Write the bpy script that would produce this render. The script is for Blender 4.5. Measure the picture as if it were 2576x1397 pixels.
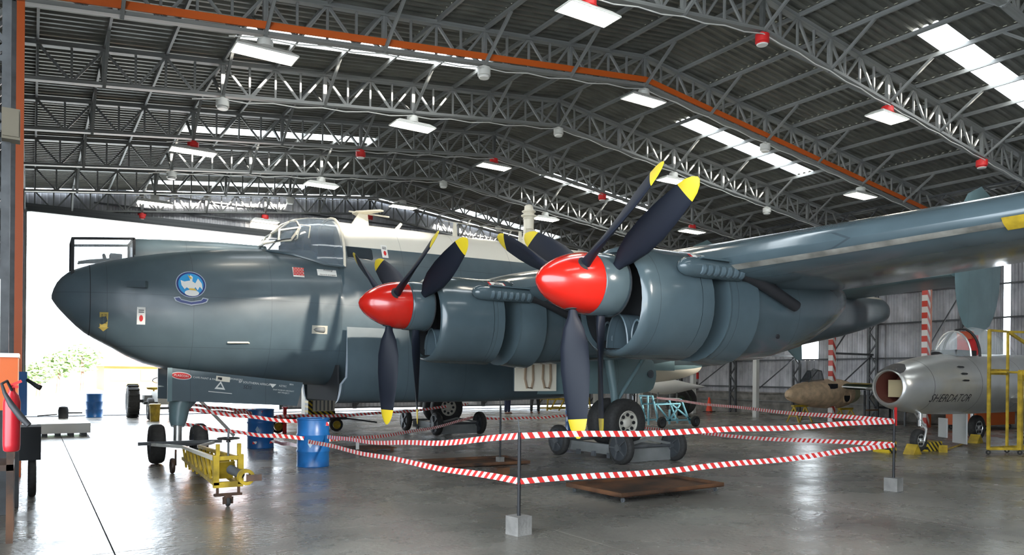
import bpy, math, random
import numpy as np
from mathutils import Vector, Matrix
random.seed(7)
PI = math.pi
C = bpy.context.scene.collection
sc = bpy.context.scene
for o in list(bpy.data.objects): bpy.data.objects.remove(o)

# ------------------------------------------------------------------ camera
FPX, YAW, PIT, ROL, CY, EYE = 1872., .5737, -.0014, .0094, 949.7, 1.7
_c, _s = math.cos(ROL), math.sin(ROL)
_R = np.array([math.cos(YAW), -math.sin(YAW), 0]); _F0 = np.array([math.sin(YAW), math.cos(YAW), 0]); _Z = np.array([0, 0, 1.])
_F = _F0*math.cos(PIT)+_Z*math.sin(PIT); _U = _Z*math.cos(PIT)-_F0*math.sin(PIT)
_EU = _c*_R+_s*_U; _EV = -_s*_R+_c*_U
cam = bpy.data.cameras.new('camera'); cam_o = bpy.data.objects.new('camera', cam); C.objects.link(cam_o)
cam.sensor_fit = 'HORIZONTAL'; cam.sensor_width = 36; cam.lens = 36*FPX/2576
cam.shift_y = (CY-698.5)/2576; cam.clip_start = .05; cam.clip_end = 600
m = Matrix.Identity(4)
for i in range(3):
    m[i][0] = _EU[i]; m[i][1] = _EV[i]; m[i][2] = -_F[i]
m[2][3] = EYE
cam_o.matrix_world = m
sc.camera = cam_o

def at(u, v, X=None, Y=None, Z=None):
    """photograph pixel -> point on one world plane (metres)"""
    d = _F+(u-1288)/FPX*_EU+(CY-v)/FPX*_EV
    t = X/d[0] if X is not None else (Y/d[1] if Y is not None else (Z-EYE)/d[2])
    return Vector((d[0]*t, d[1]*t, d[2]*t+EYE))

# ------------------------------------------------------------------ light
w = bpy.data.worlds.new('sky'); sc.world = w; w.use_nodes = True
bg = w.node_tree.nodes['Background']; bg.inputs[0].default_value = (.80, .90, 1, 1); bg.inputs[1].default_value = 13.0
sun = bpy.data.lights.new('sun', 'SUN'); sun.energy = 100; sun.angle = .05; sun.color = (1, .93, .82)
sun_o = bpy.data.objects.new('sun', sun); C.objects.link(sun_o)
sun_o.rotation_euler = Vector((-.15, 1.0, -.33)).to_track_quat('-Z', 'Y').to_euler()
vs = sc.view_settings; vs.view_transform = 'Standard'; vs.look = 'None'; vs.gamma = 1; vs.use_curve_mapping = False
vs.exposure = -0.28

# ------------------------------------------------------------------ materials
MATS = {}
def mat(name, col, rough=.6, metal=0., var=0., vs_=4., emit=0., alpha=1., bump=0., spec=.5, trans=0., col2=None, bs=30., coat=0.):
    if name in MATS: return MATS[name]
    M = bpy.data.materials.new(name); M.use_nodes = True; nt = M.node_tree; p = nt.nodes['Principled BSDF']
    p.inputs['Base Color'].default_value = (*col, 1); p.inputs['Roughness'].default_value = rough
    p.inputs['Metallic'].default_value = metal; p.inputs['Specular IOR Level'].default_value = spec
    p.inputs['Alpha'].default_value = alpha; p.inputs['Transmission Weight'].default_value = trans
    p.inputs['Coat Weight'].default_value = coat; p.inputs['Coat Roughness'].default_value = .12
    if emit: p.inputs['Emission Color'].default_value = (*col, 1); p.inputs['Emission Strength'].default_value = emit
    if var or bump or col2:
        tc = nt.nodes.new('ShaderNodeTexCoord')
        n = nt.nodes.new('ShaderNodeTexNoise'); n.inputs['Scale'].default_value = vs_; n.inputs['Detail'].default_value = 6
        nt.links.new(tc.outputs['Object'], n.inputs['Vector'])
        if var or col2:
            r = nt.nodes.new('ShaderNodeValToRGB'); c2 = col2 or [min(1, x*(1+var)) for x in col]
            r.color_ramp.elements[0].position = .35; r.color_ramp.elements[1].position = .68
            r.color_ramp.elements[0].color = (*[x*(1-var) for x in col], 1); r.color_ramp.elements[1].color = (*c2, 1)
            nt.links.new(n.outputs['Fac'], r.inputs['Fac']); nt.links.new(r.outputs['Color'], p.inputs['Base Color'])
        if bump:
            n2 = nt.nodes.new('ShaderNodeTexNoise'); n2.inputs['Scale'].default_value = bs; n2.inputs['Detail'].default_value = 4
            nt.links.new(tc.outputs['Object'], n2.inputs['Vector'])
            b = nt.nodes.new('ShaderNodeBump'); b.inputs['Strength'].default_value = bump; b.inputs['Distance'].default_value = .02
            nt.links.new(n2.outputs['Fac'], b.inputs['Height']); nt.links.new(b.outputs['Normal'], p.inputs['Normal'])
    MATS[name] = M; return M

def math_n(nt, op, a, b=None):
    n = nt.nodes.new('ShaderNodeMath'); n.operation = op
    for i, x in enumerate((a, b)):
        if x is None: continue
        if isinstance(x, (int, float)): n.inputs[i].default_value = x
        else: nt.links.new(x, n.inputs[i])
    return n.outputs[0]

def paint_mat(name, col, white=False, rough=.36):
    """aircraft paint: slight wear, fine panel lines, optional white fuselage top"""
    M = mat(name, col, rough, 0, .13, 1.3, coat=.15); nt = M.node_tree; p = nt.nodes['Principled BSDF']
    src = p.inputs['Base Color'].links[0].from_socket
    tc = nt.nodes.new('ShaderNodeTexCoord'); sp = nt.nodes.new('ShaderNodeSeparateXYZ'); nt.links.new(tc.outputs['Object'], sp.inputs[0])
    X, Y, Z = sp.outputs
    ln = math_n(nt, 'LESS_THAN', math_n(nt, 'ABSOLUTE', math_n(nt, 'SUBTRACT', math_n(nt, 'FRACT', math_n(nt, 'MULTIPLY', X, .71)), .5)), .0035)
    l2 = math_n(nt, 'LESS_THAN', math_n(nt, 'ABSOLUTE', math_n(nt, 'SUBTRACT', math_n(nt, 'FRACT', math_n(nt, 'MULTIPLY', Z, 1.05)), .3)), .005)
    f = math_n(nt, 'MULTIPLY', math_n(nt, 'MAXIMUM', ln, l2) if white else ln, .45)
    cur = src
    if white:
        xo, zo = AX, 0
        slope = math_n(nt, 'ADD', math_n(nt, 'MULTIPLY', X, .012), 4.46)
        a = math_n(nt, 'GREATER_THAN', Z, slope); b = math_n(nt, 'GREATER_THAN', X, -4.90)
        mw = nt.nodes.new('ShaderNodeMix'); mw.data_type = 'RGBA'
        nt.links.new(math_n(nt, 'MULTIPLY', a, b), mw.inputs[0]); nt.links.new(cur, mw.inputs[6]); mw.inputs[7].default_value = (.68, .65, .57, 1)
        cur = mw.outputs[2]
    mx = nt.nodes.new('ShaderNodeMix'); mx.data_type = 'RGBA'
    nt.links.new(f, mx.inputs[0]); nt.links.new(cur, mx.inputs[6]); mx.inputs[7].default_value = (.02, .025, .03, 1)
    nt.links.new(mx.outputs[2], p.inputs['Base Color'])
    n = nt.nodes.new('ShaderNodeTexNoise'); n.inputs['Scale'].default_value = 2.2; nt.links.new(tc.outputs['Object'], n.inputs['Vector'])
    b = nt.nodes.new('ShaderNodeBump'); b.inputs['Strength'].default_value = .25; b.inputs['Distance'].default_value = .02
    nt.links.new(n.outputs['Fac'], b.inputs['Height']); nt.links.new(b.outputs['Normal'], p.inputs['Normal'])
    return M

AX = 10.3   # aircraft root, world X
def stripe_mat(name, c1, c2, period, ang=0., axis='UV', duty=.5, rough=.4):
    M = mat(name, c1, rough); nt = M.node_tree; p = nt.nodes['Principled BSDF']
    tc = nt.nodes.new('ShaderNodeTexCoord'); sp = nt.nodes.new('ShaderNodeSeparateXYZ')
    nt.links.new(tc.outputs['UV' if axis == 'UV' else 'Object'], sp.inputs[0])
    a, b = (sp.outputs[0], sp.outputs[1]) if axis == 'UV' else (sp.outputs[2], sp.outputs[0] if axis == 'ZX' else sp.outputs[1])
    s = math_n(nt, 'ADD', math_n(nt, 'DIVIDE', a, period), math_n(nt, 'MULTIPLY', b, ang))
    f = math_n(nt, 'LESS_THAN', math_n(nt, 'FRACT', s), duty)
    mx = nt.nodes.new('ShaderNodeMix'); mx.data_type = 'RGBA'; nt.links.new(f, mx.inputs[0])
    mx.inputs[6].default_value = (*c1, 1); mx.inputs[7].default_value = (*c2, 1); nt.links.new(mx.outputs[2], p.inputs['Base Color'])
    return M

def floor_mat():
    M = mat('worn_concrete', (.215, .20, .17), .3, 0, .3, .5, bump=.25, bs=14.); nt = M.node_tree; p = nt.nodes['Principled BSDF']
    tc = nt.nodes.new('ShaderNodeTexCoord'); geo = nt.nodes.new('ShaderNodeNewGeometry')
    n = nt.nodes.new('ShaderNodeTexNoise'); n.inputs['Scale'].default_value = .9; n.inputs['Detail'].default_value = 8; n.inputs['Roughness'].default_value = .65
    nt.links.new(geo.outputs['Position'], n.inputs['Vector'])
    for nd in nt.nodes:
        if nd.type == 'TEX_NOISE' and nd is not n:
            for l in list(nd.inputs['Vector'].links): nt.links.remove(l)
            nt.links.new(geo.outputs['Position'], nd.inputs['Vector'])
    mr = nt.nodes.new('ShaderNodeMapRange'); mr.inputs[1].default_value = .3; mr.inputs[2].default_value = .7; mr.inputs[3].default_value = .15; mr.inputs[4].default_value = .40
    nt.links.new(n.outputs['Fac'], mr.inputs[0]); nt.links.new(mr.outputs[0], p.inputs['Roughness'])
    # dark oil stains
    src = p.inputs['Base Color'].links[0].from_socket
    n3 = nt.nodes.new('ShaderNodeTexNoise'); n3.inputs['Scale'].default_value = .33; n3.inputs['Detail'].default_value = 7; nt.links.new(geo.outputs['Position'], n3.inputs['Vector'])
    r = nt.nodes.new('ShaderNodeValToRGB'); r.color_ramp.elements[0].position = .34; r.color_ramp.elements[1].position = .52
    r.color_ramp.elements[0].color = (.55, .55, .55, 1); r.color_ramp.elements[1].color = (1, 1, 1, 1); nt.links.new(n3.outputs['Fac'], r.inputs['Fac'])
    mx = nt.nodes.new('ShaderNodeMix'); mx.data_type = 'RGBA'; mx.blend_type = 'MULTIPLY'; mx.inputs[0].default_value = 1
    nt.links.new(src, mx.inputs[6]); nt.links.new(r.outputs['Color'], mx.inputs[7]); nt.links.new(mx.outputs[2], p.inputs['Base Color'])
    return M

M_FLOOR = floor_mat(); M_FLOOR.node_tree.nodes['Principled BSDF'].inputs['Specular IOR Level'].default_value = .75
M_FUS = paint_mat('sea_grey_fuselage_paint', (.072, .103, .120), True)
M_PAINT = paint_mat('sea_grey_paint', (.072, .103, .120))
M_GLOSS = paint_mat('sea_grey_glossy_paint', (.062, .088, .100), False, .17)
M_PAINT2 = paint_mat('blue_green_paint', (.13, .20, .215))
M_RED = mat('red_gloss', (.50, .012, .006), .22, coat=.6)
M_BLADE = mat('blade_black', (.010, .013, .022), .55, spec=.25)
M_YTIP = mat('yellow_tip', (.62, .47, .02), .45)
M_RUBBER = mat('tyre_rubber', (.025, .024, .023), .75, var=.3, vs_=20)
M_HUB = mat('pale_hub', (.50, .47, .40), .45)
M_HUBD = mat('dark_hub', (.04, .045, .05), .5)
M_STEEL = mat('grey_painted_steel', (.19, .195, .19), .5, var=.15, vs_=3)
M_STEELW = mat('pale_painted_steel', (.55, .55, .52), .5)
M_STEELD = mat('dark_steel', (.07, .075, .08), .5, var=.3)
M_ORANGE = mat('orange_paint', (.55, .10, .012), .45)
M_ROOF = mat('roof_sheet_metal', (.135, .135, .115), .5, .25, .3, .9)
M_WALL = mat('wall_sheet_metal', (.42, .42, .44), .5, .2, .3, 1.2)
M_CONC = mat('grey_concrete', (.20, .19, .175), .85, var=.3, vs_=3, bump=.5)
def sheet_mat():
    M = bpy.data.materials.new('translucent_sheet'); M.use_nodes = True; nt = M.node_tree; out = nt.nodes['Material Output']
    nt.nodes.remove(nt.nodes['Principled BSDF'])
    a = nt.nodes.new('ShaderNodeBsdfTransparent'); b = nt.nodes.new('ShaderNodeBsdfTranslucent'); mx = nt.nodes.new('ShaderNodeMixShader')
    b.inputs[0].default_value = (.92, .92, .88, 1); mx.inputs[0].default_value = .42
    nt.links.new(a.outputs[0], mx.inputs[1]); nt.links.new(b.outputs[0], mx.inputs[2]); nt.links.new(mx.outputs[0], out.inputs[0]); return M
M_SKY = sheet_mat()
M_TUBE = mat('lamp_tube_light', (1, .92, .77), .5, emit=34)
M_WHITE = mat('white_paint', (.75, .74, .70), .4)
M_CREAM = mat('cream_paint', (.72, .67, .55), .4)
M_YEL = mat('yellow_paint', (.40, .27, .018), .5, var=.4, vs_=5)
M_RUST = mat('rusty_brown', (.045, .03, .022), .5, var=.5, vs_=2.2, col2=(.15, .065, .028))
M_BLUE = mat('blue_drum_paint', (.010, .105, .32), .35, var=.2, vs_=3)
M_GLASS = mat('clear_glass', (.75, .82, .85), .05, alpha=.28, spec=.9)
M_GLASSD = mat('dark_glass', (.03, .04, .05), .06, alpha=.75, spec=.9)
M_SILVER = mat('bare_aluminium', (.62, .62, .60), .3, .75, .06, 2)
M_BLACK = mat('black_matt', (.012, .012, .014), .6)
M_DARKIN = mat('dark_interior', (.02, .022, .025), .8)
M_CYAN = mat('light_blue_paint', (.18, .42, .50), .5)
M_TAN = mat('bare_tan_skin', (.60, .43, .27), .6, var=.25, vs_=4)
M_TAPE = stripe_mat('red_white_tape', (.85, .82, .80), (.72, .04, .035), .13, .42)
M_POLE = stripe_mat('red_white_column', (.70, .66, .62), (.55, .05, .03), .42, 3.4, 'ZX')
M_HAZ = stripe_mat('black_yellow_hazard', (.60, .42, .02), (.015, .015, .015), .14, 6., 'ZX')
M_REDSIGN = mat('red_sign', (.6, .02, .02), .5)
M_TEXTW = mat('white_lettering', (.72, .72, .68), .5)
M_TEXTK = mat('black_lettering', (.02, .02, .025), .5)
M_SKIN = mat('skin', (.35, .2, .14), .6)
M_NAVY = mat('navy_cloth', (.02, .025, .06), .9)
M_BRICK = mat('brick', (.35, .12, .07), .8)
M_LEAF = mat('leaf_green', (.10, .17, .05), .8, var=.4, vs_=6)

# ------------------------------------------------------------------ mesh builder
ORG = {}
class MB:
    def __init__(s): s.v = []; s.f = []; s.m = []; s.uv = {}; s.cm = 0
    def add(s, vs, fs, mi=None):
        b = len(s.v); s.v += [tuple(p) for p in vs]
        for f in fs: s.f.append(tuple(b+i for i in f)); s.m.append(s.cm if mi is None else mi)
        return s
    def box(s, c, d, rot=None, mi=None):
        x, y, z = (k/2 for k in d); P = [Vector(q) for q in ((-x,-y,-z),(x,-y,-z),(x,y,-z),(-x,y,-z),(-x,-y,z),(x,-y,z),(x,y,z),(-x,y,z))]
        if rot is not None: P = [rot @ p for p in P]
        c = Vector(c); return s.add([p+c for p in P], [(0,3,2,1),(4,5,6,7),(0,1,5,4),(1,2,6,5),(2,3,7,6),(3,0,4,7)], mi)
    def bbox(s, a, b, mi=None):
        return s.box([(i+j)/2 for i, j in zip(a, b)], [abs(j-i) for i, j in zip(a, b)], None, mi)
    def bar(s, a, b, w=.05, h=None, mi=None):
        a, b = Vector(a), Vector(b); d = b-a; L = d.length
        if L < 1e-6: return s
        q = d.to_track_quat('X', 'Z').to_matrix()
        return s.box((a+b)/2, (L, w, h or w), q, mi)
    def tube(s, pts, r, n=8, mi=None, cap=True):
        pts = [Vector(p) for p in pts]; R = r if isinstance(r, (list, tuple)) else [r]*len(pts); vs = []; prev = None
        for i, p in enumerate(pts):
            t = (pts[min(i+1, len(pts)-1)]-pts[max(i-1, 0)]).normalized()
            u = Vector((0, 0, 1)) if prev is None else prev
            if abs(t.dot(u)) > .95 and prev is None: u = Vector((1, 0, 0))
            a = (u-t*u.dot(t)).normalized(); prev = a; b = t.cross(a)
            vs += [p+(a*math.cos(2*PI*k/n)+b*math.sin(2*PI*k/n))*R[i] for k in range(n)]
        fs = [(i*n+k, i*n+(k+1) % n, (i+1)*n+(k+1) % n, (i+1)*n+k) for i in range(len(pts)-1) for k in range(n)]
        if cap: fs += [tuple(reversed(range(n))), tuple((len(pts)-1)*n+k for k in range(n))]
        return s.add(vs, fs, mi)
    def lathe(s, prof, n=24, c=(0,0,0), ax='Z', mi=None, sy=1.):
        """prof: (radius, height) list"""
        vs = []; c = Vector(c)
        for r, h in prof:
            for k in range(n):
                a = 2*PI*k/n; x, y = r*math.cos(a), r*math.sin(a)*sy
                p = {'Z': (x, y, h), 'X': (h, x, y), 'Y': (x, h, y)}[ax]; vs.append(c+Vector(p))
        fs = [(i*n+k, i*n+(k+1) % n, (i+1)*n+(k+1) % n, (i+1)*n+k) for i in range(len(prof)-1) for k in range(n)]
        if tuple(prof[0]) == tuple(prof[-1]): return s.add(vs, fs, mi)
        if prof[0][0] > 1e-4: fs.append(tuple(range(n)))
        if prof[-1][0] > 1e-4: fs.append(tuple((len(prof)-1)*n+k for k in range(n)))
        return s.add(vs, fs, mi)
    def loft(s, rings, cap=True, mi=None, closed=True):
        n = len(rings[0]); vs = [p for r in rings for p in r]; kk = n if closed else n-1
        fs = [(i*n+k, i*n+(k+1) % n, (i+1)*n+(k+1) % n, (i+1)*n+k) for i in range(len(rings)-1) for k in range(kk)]
        if cap: fs += [tuple(reversed(range(n))), tuple((len(rings)-1)*n+k for k in range(n))]
        return s.add(vs, fs, mi)
    def prism(s, poly, y0, y1, ax='Y', mi=None):
        """poly in the two other axes, extruded"""
        n = len(poly)
        def P(a, b, h): return {'Y': (a, h, b), 'Z': (a, b, h), 'X': (h, a, b)}[ax]
        vs = [P(a, b, y0) for a, b in poly]+[P(a, b, y1) for a, b in poly]
        return s.add(vs, [tuple(range(n)), tuple(range(2*n-1, n-1, -1))]+[(k, k+n, (k+1) % n+n, (k+1) % n) for k in range(n)], mi)
    def sphere(s, c, r, n=12, mi=None):
        r = r if isinstance(r, (tuple, list)) else (r, r, r); vs = []; h = n//2
        for i in range(h+1):
            t = PI*i/h
            for k in range(n):
                a = 2*PI*k/n; vs.append((c[0]+r[0]*math.sin(t)*math.cos(a), c[1]+r[1]*math.sin(t)*math.sin(a), c[2]+r[2]*math.cos(t)))
        return s.add(vs, [(i*n+k, i*n+(k+1) % n, (i+1)*n+(k+1) % n, (i+1)*n+k) for i in range(h) for k in range(n)], mi)
    def mesh(s, name, mats, org=(0,0,0), smooth=None):
        me = bpy.data.meshes.new(name); o = Vector(org)
        me.from_pydata([Vector(p)-o for p in s.v], [], s.f)
        mats = mats if isinstance(mats, (list, tuple)) else [mats]
        for M in mats: me.materials.append(M)
        if len(mats) > 1: me.polygons.foreach_set('material_index', s.m)
        me.validate(); me.update()
        import bmesh
        bm = bmesh.new(); bm.from_mesh(me); bmesh.ops.remove_doubles(bm, verts=bm.verts, dist=1e-5)
        if not getattr(s, 'keepn', False): bmesh.ops.recalc_face_normals(bm, faces=bm.faces)
        bm.to_mesh(me); bm.free()
        if smooth:
            me.polygons.foreach_set('use_smooth', [True]*len(me.polygons)); me.set_sharp_from_angle(angle=math.radians(smooth))
        return me
    def build(s, name, mats, parent=None, smooth=None, kind=None, label=None):
        """vertices are in world coordinates when the parent was made with thing(); local otherwise"""
        org = ORG.get(parent, (0, 0, 0)) if parent else (0, 0, 0)
        o = bpy.data.objects.new(name, s.mesh(name, mats, org, smooth)); C.objects.link(o)
        if parent: o.parent = parent; ORG[o] = org
        if kind: o['kind'] = kind
        if label: o['label'] = label
        return o

def tag(o, label, cat, group=None, kind=None):
    o['label'] = label; o['category'] = cat
    if group: o['group'] = group
    if kind: o['kind'] = kind
    return o
def thing(name, label, cat, loc=(0,0,0), rz=0., group=None, local=False):
    o = bpy.data.objects.new(name, None); C.objects.link(o); o.location = loc; o.rotation_euler[2] = rz
    o.empty_display_size = .2
    tag(o, label, cat, group); ORG[o] = (0, 0, 0) if local else tuple(loc); return o
def struct_root(name, loc=(0,0,0)):
    o = bpy.data.objects.new(name, None); C.objects.link(o); o.location = loc; o['kind'] = 'structure'; ORG[o] = tuple(loc); return o
def inst(me, name, parent, loc=(0,0,0), rot=None, scale=(1,1,1)):
    o = bpy.data.objects.new(name, me); C.objects.link(o); o.parent = parent
    o.matrix_local = Matrix.LocRotScale(Vector(loc)-Vector(ORG.get(parent, (0,0,0))), rot, Vector(scale)); ORG[o] = ORG.get(parent, (0,0,0)); return o
def clone(root, loc, rz, label=None):
    c = root.copy(); C.objects.link(c); c.location = loc; c.rotation_euler = (0, 0, rz)
    if label: c['label'] = label
    for ch in list(root.children):
        d = ch.copy(); C.objects.link(d); d.parent = c
        for g in list(ch.children):
            e = g.copy(); C.objects.link(e); e.parent = d
    return c
UNIT = MB().box((0,0,0), (1,1,1)).mesh('bar', M_STEEL)
UNITS = {}
def bar_inst(name, parent, a, b, w, h, M=M_STEEL):
    me = UNITS.get(M.name)
    if me is None: me = UNITS[M.name] = MB().box((0,0,0), (1,1,1)).mesh('bar', M)
    a, b = Vector(a), Vector(b); d = b-a
    return inst(me, name, parent, (a+b)/2, d.to_track_quat('X', 'Z'), (d.length, w, h))

# ------------------------------------------------------------------ hangar
RX, RZ, SL = 13.32, 9.28, .118                       # ridge x, chord height at the ridge, slope
PX, PY, Y0 = 1.205, 3.729, 10.70                      # purlin spacing, truss spacing, first truss
def chz(x): return RZ-SL*abs(x-RX)
XL, XR = RX-14*PX, RX+14*PX                           # -3.55 .. 30.19
YF = Y0+6*PY                                          # far end wall
YB = Y0-7*PY

# floor slabs with recessed joints
fl = struct_root('floor')
base = MB().bbox((XL-.2, YB-3, -.3), (XR+.2, YF+.1, -.02)).build('floor_bed', mat('joint_dark', (.05, .05, .05), .9), fl)
sx, sy = 4.22, 5.03
nx, ny = 8, 11
slab = MB().bbox((.007, .007, -.05), (sx-.007, sy-.007, 0)).mesh('slab', M_FLOOR)
for i in range(nx):
    for j in range(ny):
        x = XL+i*sx; y = YF-(j+1)*sy
        if y > YB-5: inst(slab, 'slab', fl, (x, y, 0))

# ceiling: purlins, corrugated sheets, translucent panes
ce = struct_root('ceiling')
def corr(segs, lx, mt, name, amp=.05):
    b = MB(); pts = []; y0 = 0
    for ly, n in segs:
        for i in range(n):
            y = y0+ly*i/n; p = ly/n
            pts += [(y, 0), (y+.30*p, 0), (y+.45*p, amp), (y+.85*p, amp)]
        y0 += ly
    pts.append((y0, 0))
    vs = [(0, y, z) for y, z in pts]+[(lx, y, z) for y, z in pts]; k = len(pts)
    b.add(vs, [(i, i+1, k+i+1, k+i) for i in range(k-1)]); return b.mesh(name, mt)
SEG = [(0, 1.78, 8), (1.78, .66, 3), (2.44, 1.289, 6)]
slx = math.hypot(PX, PX*SL)
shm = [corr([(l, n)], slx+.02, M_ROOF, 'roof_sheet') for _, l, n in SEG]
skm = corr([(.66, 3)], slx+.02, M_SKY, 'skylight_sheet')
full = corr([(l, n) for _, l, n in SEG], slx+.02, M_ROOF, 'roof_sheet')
qR = Matrix.Rotation(math.atan(SL), 3, 'Y').to_quaternion(); qL = Matrix.Rotation(-math.atan(SL), 3, 'Y').to_quaternion()
OFF = .85
for k in range(-7, 6):
    y = Y0+k*PY; sky = (k % 2 != 0)
    for side in (-1, 1):
        for r in range(14):
            xa = RX+side*r*PX; x0 = xa if side > 0 else xa-PX; z = chz(x0)+OFF; q = qR if side > 0 else qL
            hole = sky and 3 <= r < 8
            if k < -2 and not hole: inst(full, 'roof_sheet', ce, (x0, y, z), q); continue
            if not hole and (r+k) % 3: inst(full, 'roof_sheet', ce, (x0, y, z), q); continue
            for j, (s0, l, n) in enumerate(SEG):
                if hole and j == 1: inst(skm, 'skylight_sheet', ce, (x0, y+s0, z), q)
                else: inst(shm[j], 'roof_sheet', ce, (x0, y+s0, z), q)
for i in range(-14, 15):
    x = RX+i*PX; z = chz(x)+OFF-.06
    for k in range(-7, 6):
        bar_inst('purlin', ce, (x, Y0+k*PY, z), (x, Y0+(k+1)*PY, z), .05, .10, M_STEEL)
bar_inst('ridge_cap', ce, (RX, YB, chz(RX)+OFF+.06), (RX, YF, chz(RX)+OFF+.06), .5, .02, M_ROOF)

# trusses
names = {-1: 'steel roof truss nearest the camera, crossing the top right corner', 0: 'grey steel roof truss carrying red canisters, just in front of the orange-banded one',
  1: 'roof truss with a bright orange painted band along its lower chord', 2: 'grey roof truss directly behind the orange-banded truss',
  3: 'roof truss second behind the orange-banded one, with red canisters', 4: 'pale lit roof truss third behind the orange-banded one',
  5: 'far roof truss last but one before the big open door', 6: 'roof truss against the far end wall above the door'}
tx0, tx1 = -.25, 27.0
for k in range(-1, 7):
    y = Y0+k*PY
    t = thing('roof_truss', names[k], 'truss', (RX, y, RZ), group='steel roof trusses')
    H = .74
    for xa, xb in ((tx0, RX), (RX, tx1)):
        bar_inst('bottom_chord', t, (xa, y, chz(xa)), (xb, y, chz(xb)), .16, .07)
        bar_inst('top_chord', t, (xa, y, chz(xa)+H), (xb, y, chz(xb)+H), .16, .09)
        if k == 1:
            b = MB().bar((xa, y-.1, chz(xa)+.13), (xb, y-.1, chz(xb)+.13), .03, .14).build('painted_band', M_ORANGE, t, label='bright orange painted band')
    n = 22
    for s in (-1, 1):
        step = .6025
        for j in range(n+1):
            x = RX+s*j*step
            if x < tx0-.1 or x > tx1+.1: continue
            wd = .09 if j % 4 == 0 else .045
            bar_inst('web_member', t, (x, y, chz(x)), (x, y, chz(x)+H), wd, wd)
            xn = RX+s*(j+1)*step
            if tx0-.1 < xn < tx1+.1 and j < n:
                za, zb = (chz(x)+H, chz(xn)) if j % 2 == 0 else (chz(x), chz(xn)+H)
                bar_inst('web_member', t, (x, y, za), (xn, y, zb), .05, .05)
        for j in range(0, n+1, 4):
            x = RX+s*j*step
            if j == 0 and s < 0: continue
            if tx0 < x < tx1+.1:
                for dy in (-1.12, 1.05):
                    if k == 6 and dy > 0: continue
                    bar_inst('sway_brace', t, (x, y, chz(x)-.05), (x, y+dy, chz(x)+OFF-.1), .06, .06)
    for xe, s in ((tx0, -1), (tx1, 1)):   # knee brace and side-bay rafter
        bar_inst('knee_brace', t, (xe, y, chz(xe)-.02), (xe+s*.35, y, chz(xe)-.45), .07, .07)
        xo = XL+.2 if s < 0 else XR-.2
        bar_inst('rafter', t, (xe, y, chz(xe)+H), (xo, y, chz(xo)+H-.04), .12, .09)
        bar_inst('rafter', t, (xe, y, chz(xe)), (xo, y, chz(xo)+.1), .09, .07)
        for q in range(5):
            xa = xe+(xo-xe)*q/5; xb = xe+(xo-xe)*(q+1)/5
            za, zb = (chz(xa)+H, chz(xb)+.02) if q % 2 == 0 else (chz(xa)+.02, chz(xb)+H)
            bar_inst('web_member', t, (xa, y, za), (xb, y, zb), .05, .05)

# columns
def lattice(b, x, y, z0, z1, w=.35, along='X', t=.06):
    """two chords and zigzag lacing"""
    o = Vector((w/2, 0, 0)) if along == 'X' else Vector((0, w/2, 0)); c = Vector((x, y, 0))
    for s in (-1, 1): b.bar(c+o*s+Vector((0,0,z0)), c+o*s+Vector((0,0,z1)), t)
    n = int((z1-z0)/.45); s = 1
    for i in range(n):
        za = z0+(z1-z0)*i/n; zb = z0+(z1-z0)*(i+1)/n
        b.bar(c+o*s+Vector((0,0,za)), c-o*s+Vector((0,0,zb)), t*.6); s = -s
cl_left = {-1: 'dark lattice column nearest the camera at the left edge', 0: 'left lattice column just behind the fire extinguisher', 1: 'left column with a full-height orange post',
  2: 'left lattice column right behind the orange post', 3: 'left lattice column third behind the orange post', 4: 'left lattice column well back towards the open door',
  5: 'left lattice column last but one before the open door', 6: 'left column forming the jamb of the big open door'}
for k in range(-1, 7):
    y = Y0+k*PY; x = -.25
    t = thing('hangar_column', cl_left[k], 'column', (x, y, 0), group='left side hangar columns')
    b = MB(); lattice(b, x-.22, y, 0, chz(x)+.7, .4, 'X', .09); b.build('lattice_post', M_STEELD, t)
    b = MB(); lattice(b, XL+.25, y, 0, chz(XL)+.6, .3, 'X', .08); b.build('outer_post', M_STEELD, t)
    b = MB(); b.bar((x, y, 2.85), (XL+.25, y, 2.85), .07); b.bar((x, y, 2.85), (XL+.5, y, 5.4), .05); b.bar((x, y, 5.4), (XL+.25, y, 5.4), .07); b.build('strut', M_STEELD, t)
    if k == 1: MB().box((x+.07, y-.05, chz(x)/2+.05), (.11, .06, chz(x)+.1)).build('orange_post', M_ORANGE, t, label='orange painted post')
    if k == 6: MB().box((x+.02, y-.1, 3.9), (.12, .12, 7.8)).build('door_jamb', M_STEEL, t)
cl_right = {0: 'right side column hidden past the silver jet', 1: 'red and white striped column with an orange post, behind the silver jet nose', 2: 'red and white striped column behind the tan fuselage pod',
  3: 'plain pale column left of the tan fuselage pod', 4: 'right column beyond the big black tyres', 5: 'far right column behind the grey bomber', 6: 'right column in the far corner'}
for k in range(0, 7):
    y = Y0+k*PY; x = 27.05; M = M_POLE if k in (1, 2) else M_STEELW
    t = thing('hangar_column', cl_right[k], 'column', (x, y, 0), group='right side hangar columns')
    MB().box((x, y, chz(x)/2), (.2, .2, chz(x))).build('post', M, t)
    b = MB(); lattice(b, XR-.3, y, 0, chz(XR)+.6, .35, 'Y', .09); b.build('outer_post', M_STEELD, t)
    b = MB(); b.bar((x, y, 2.75), (XR-.3, y, 2.75), .08); b.bar((x+.1, y, 1.2), (XR-.4, y, 2.7), .04)
    b.bar((x+.1, y, 5.4), (XR-.3, y, 5.4), .08); b.bar((x+.1, y, 2.8), (XR-.4, y, 5.3), .04); b.build('strut', M_STEELD, t)
    if k == 1: MB().box((x+.22, y-.02, chz(x)/2), (.14, .08, chz(x))).build('orange_post', M_ORANGE, t, label='orange painted post')
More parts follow.
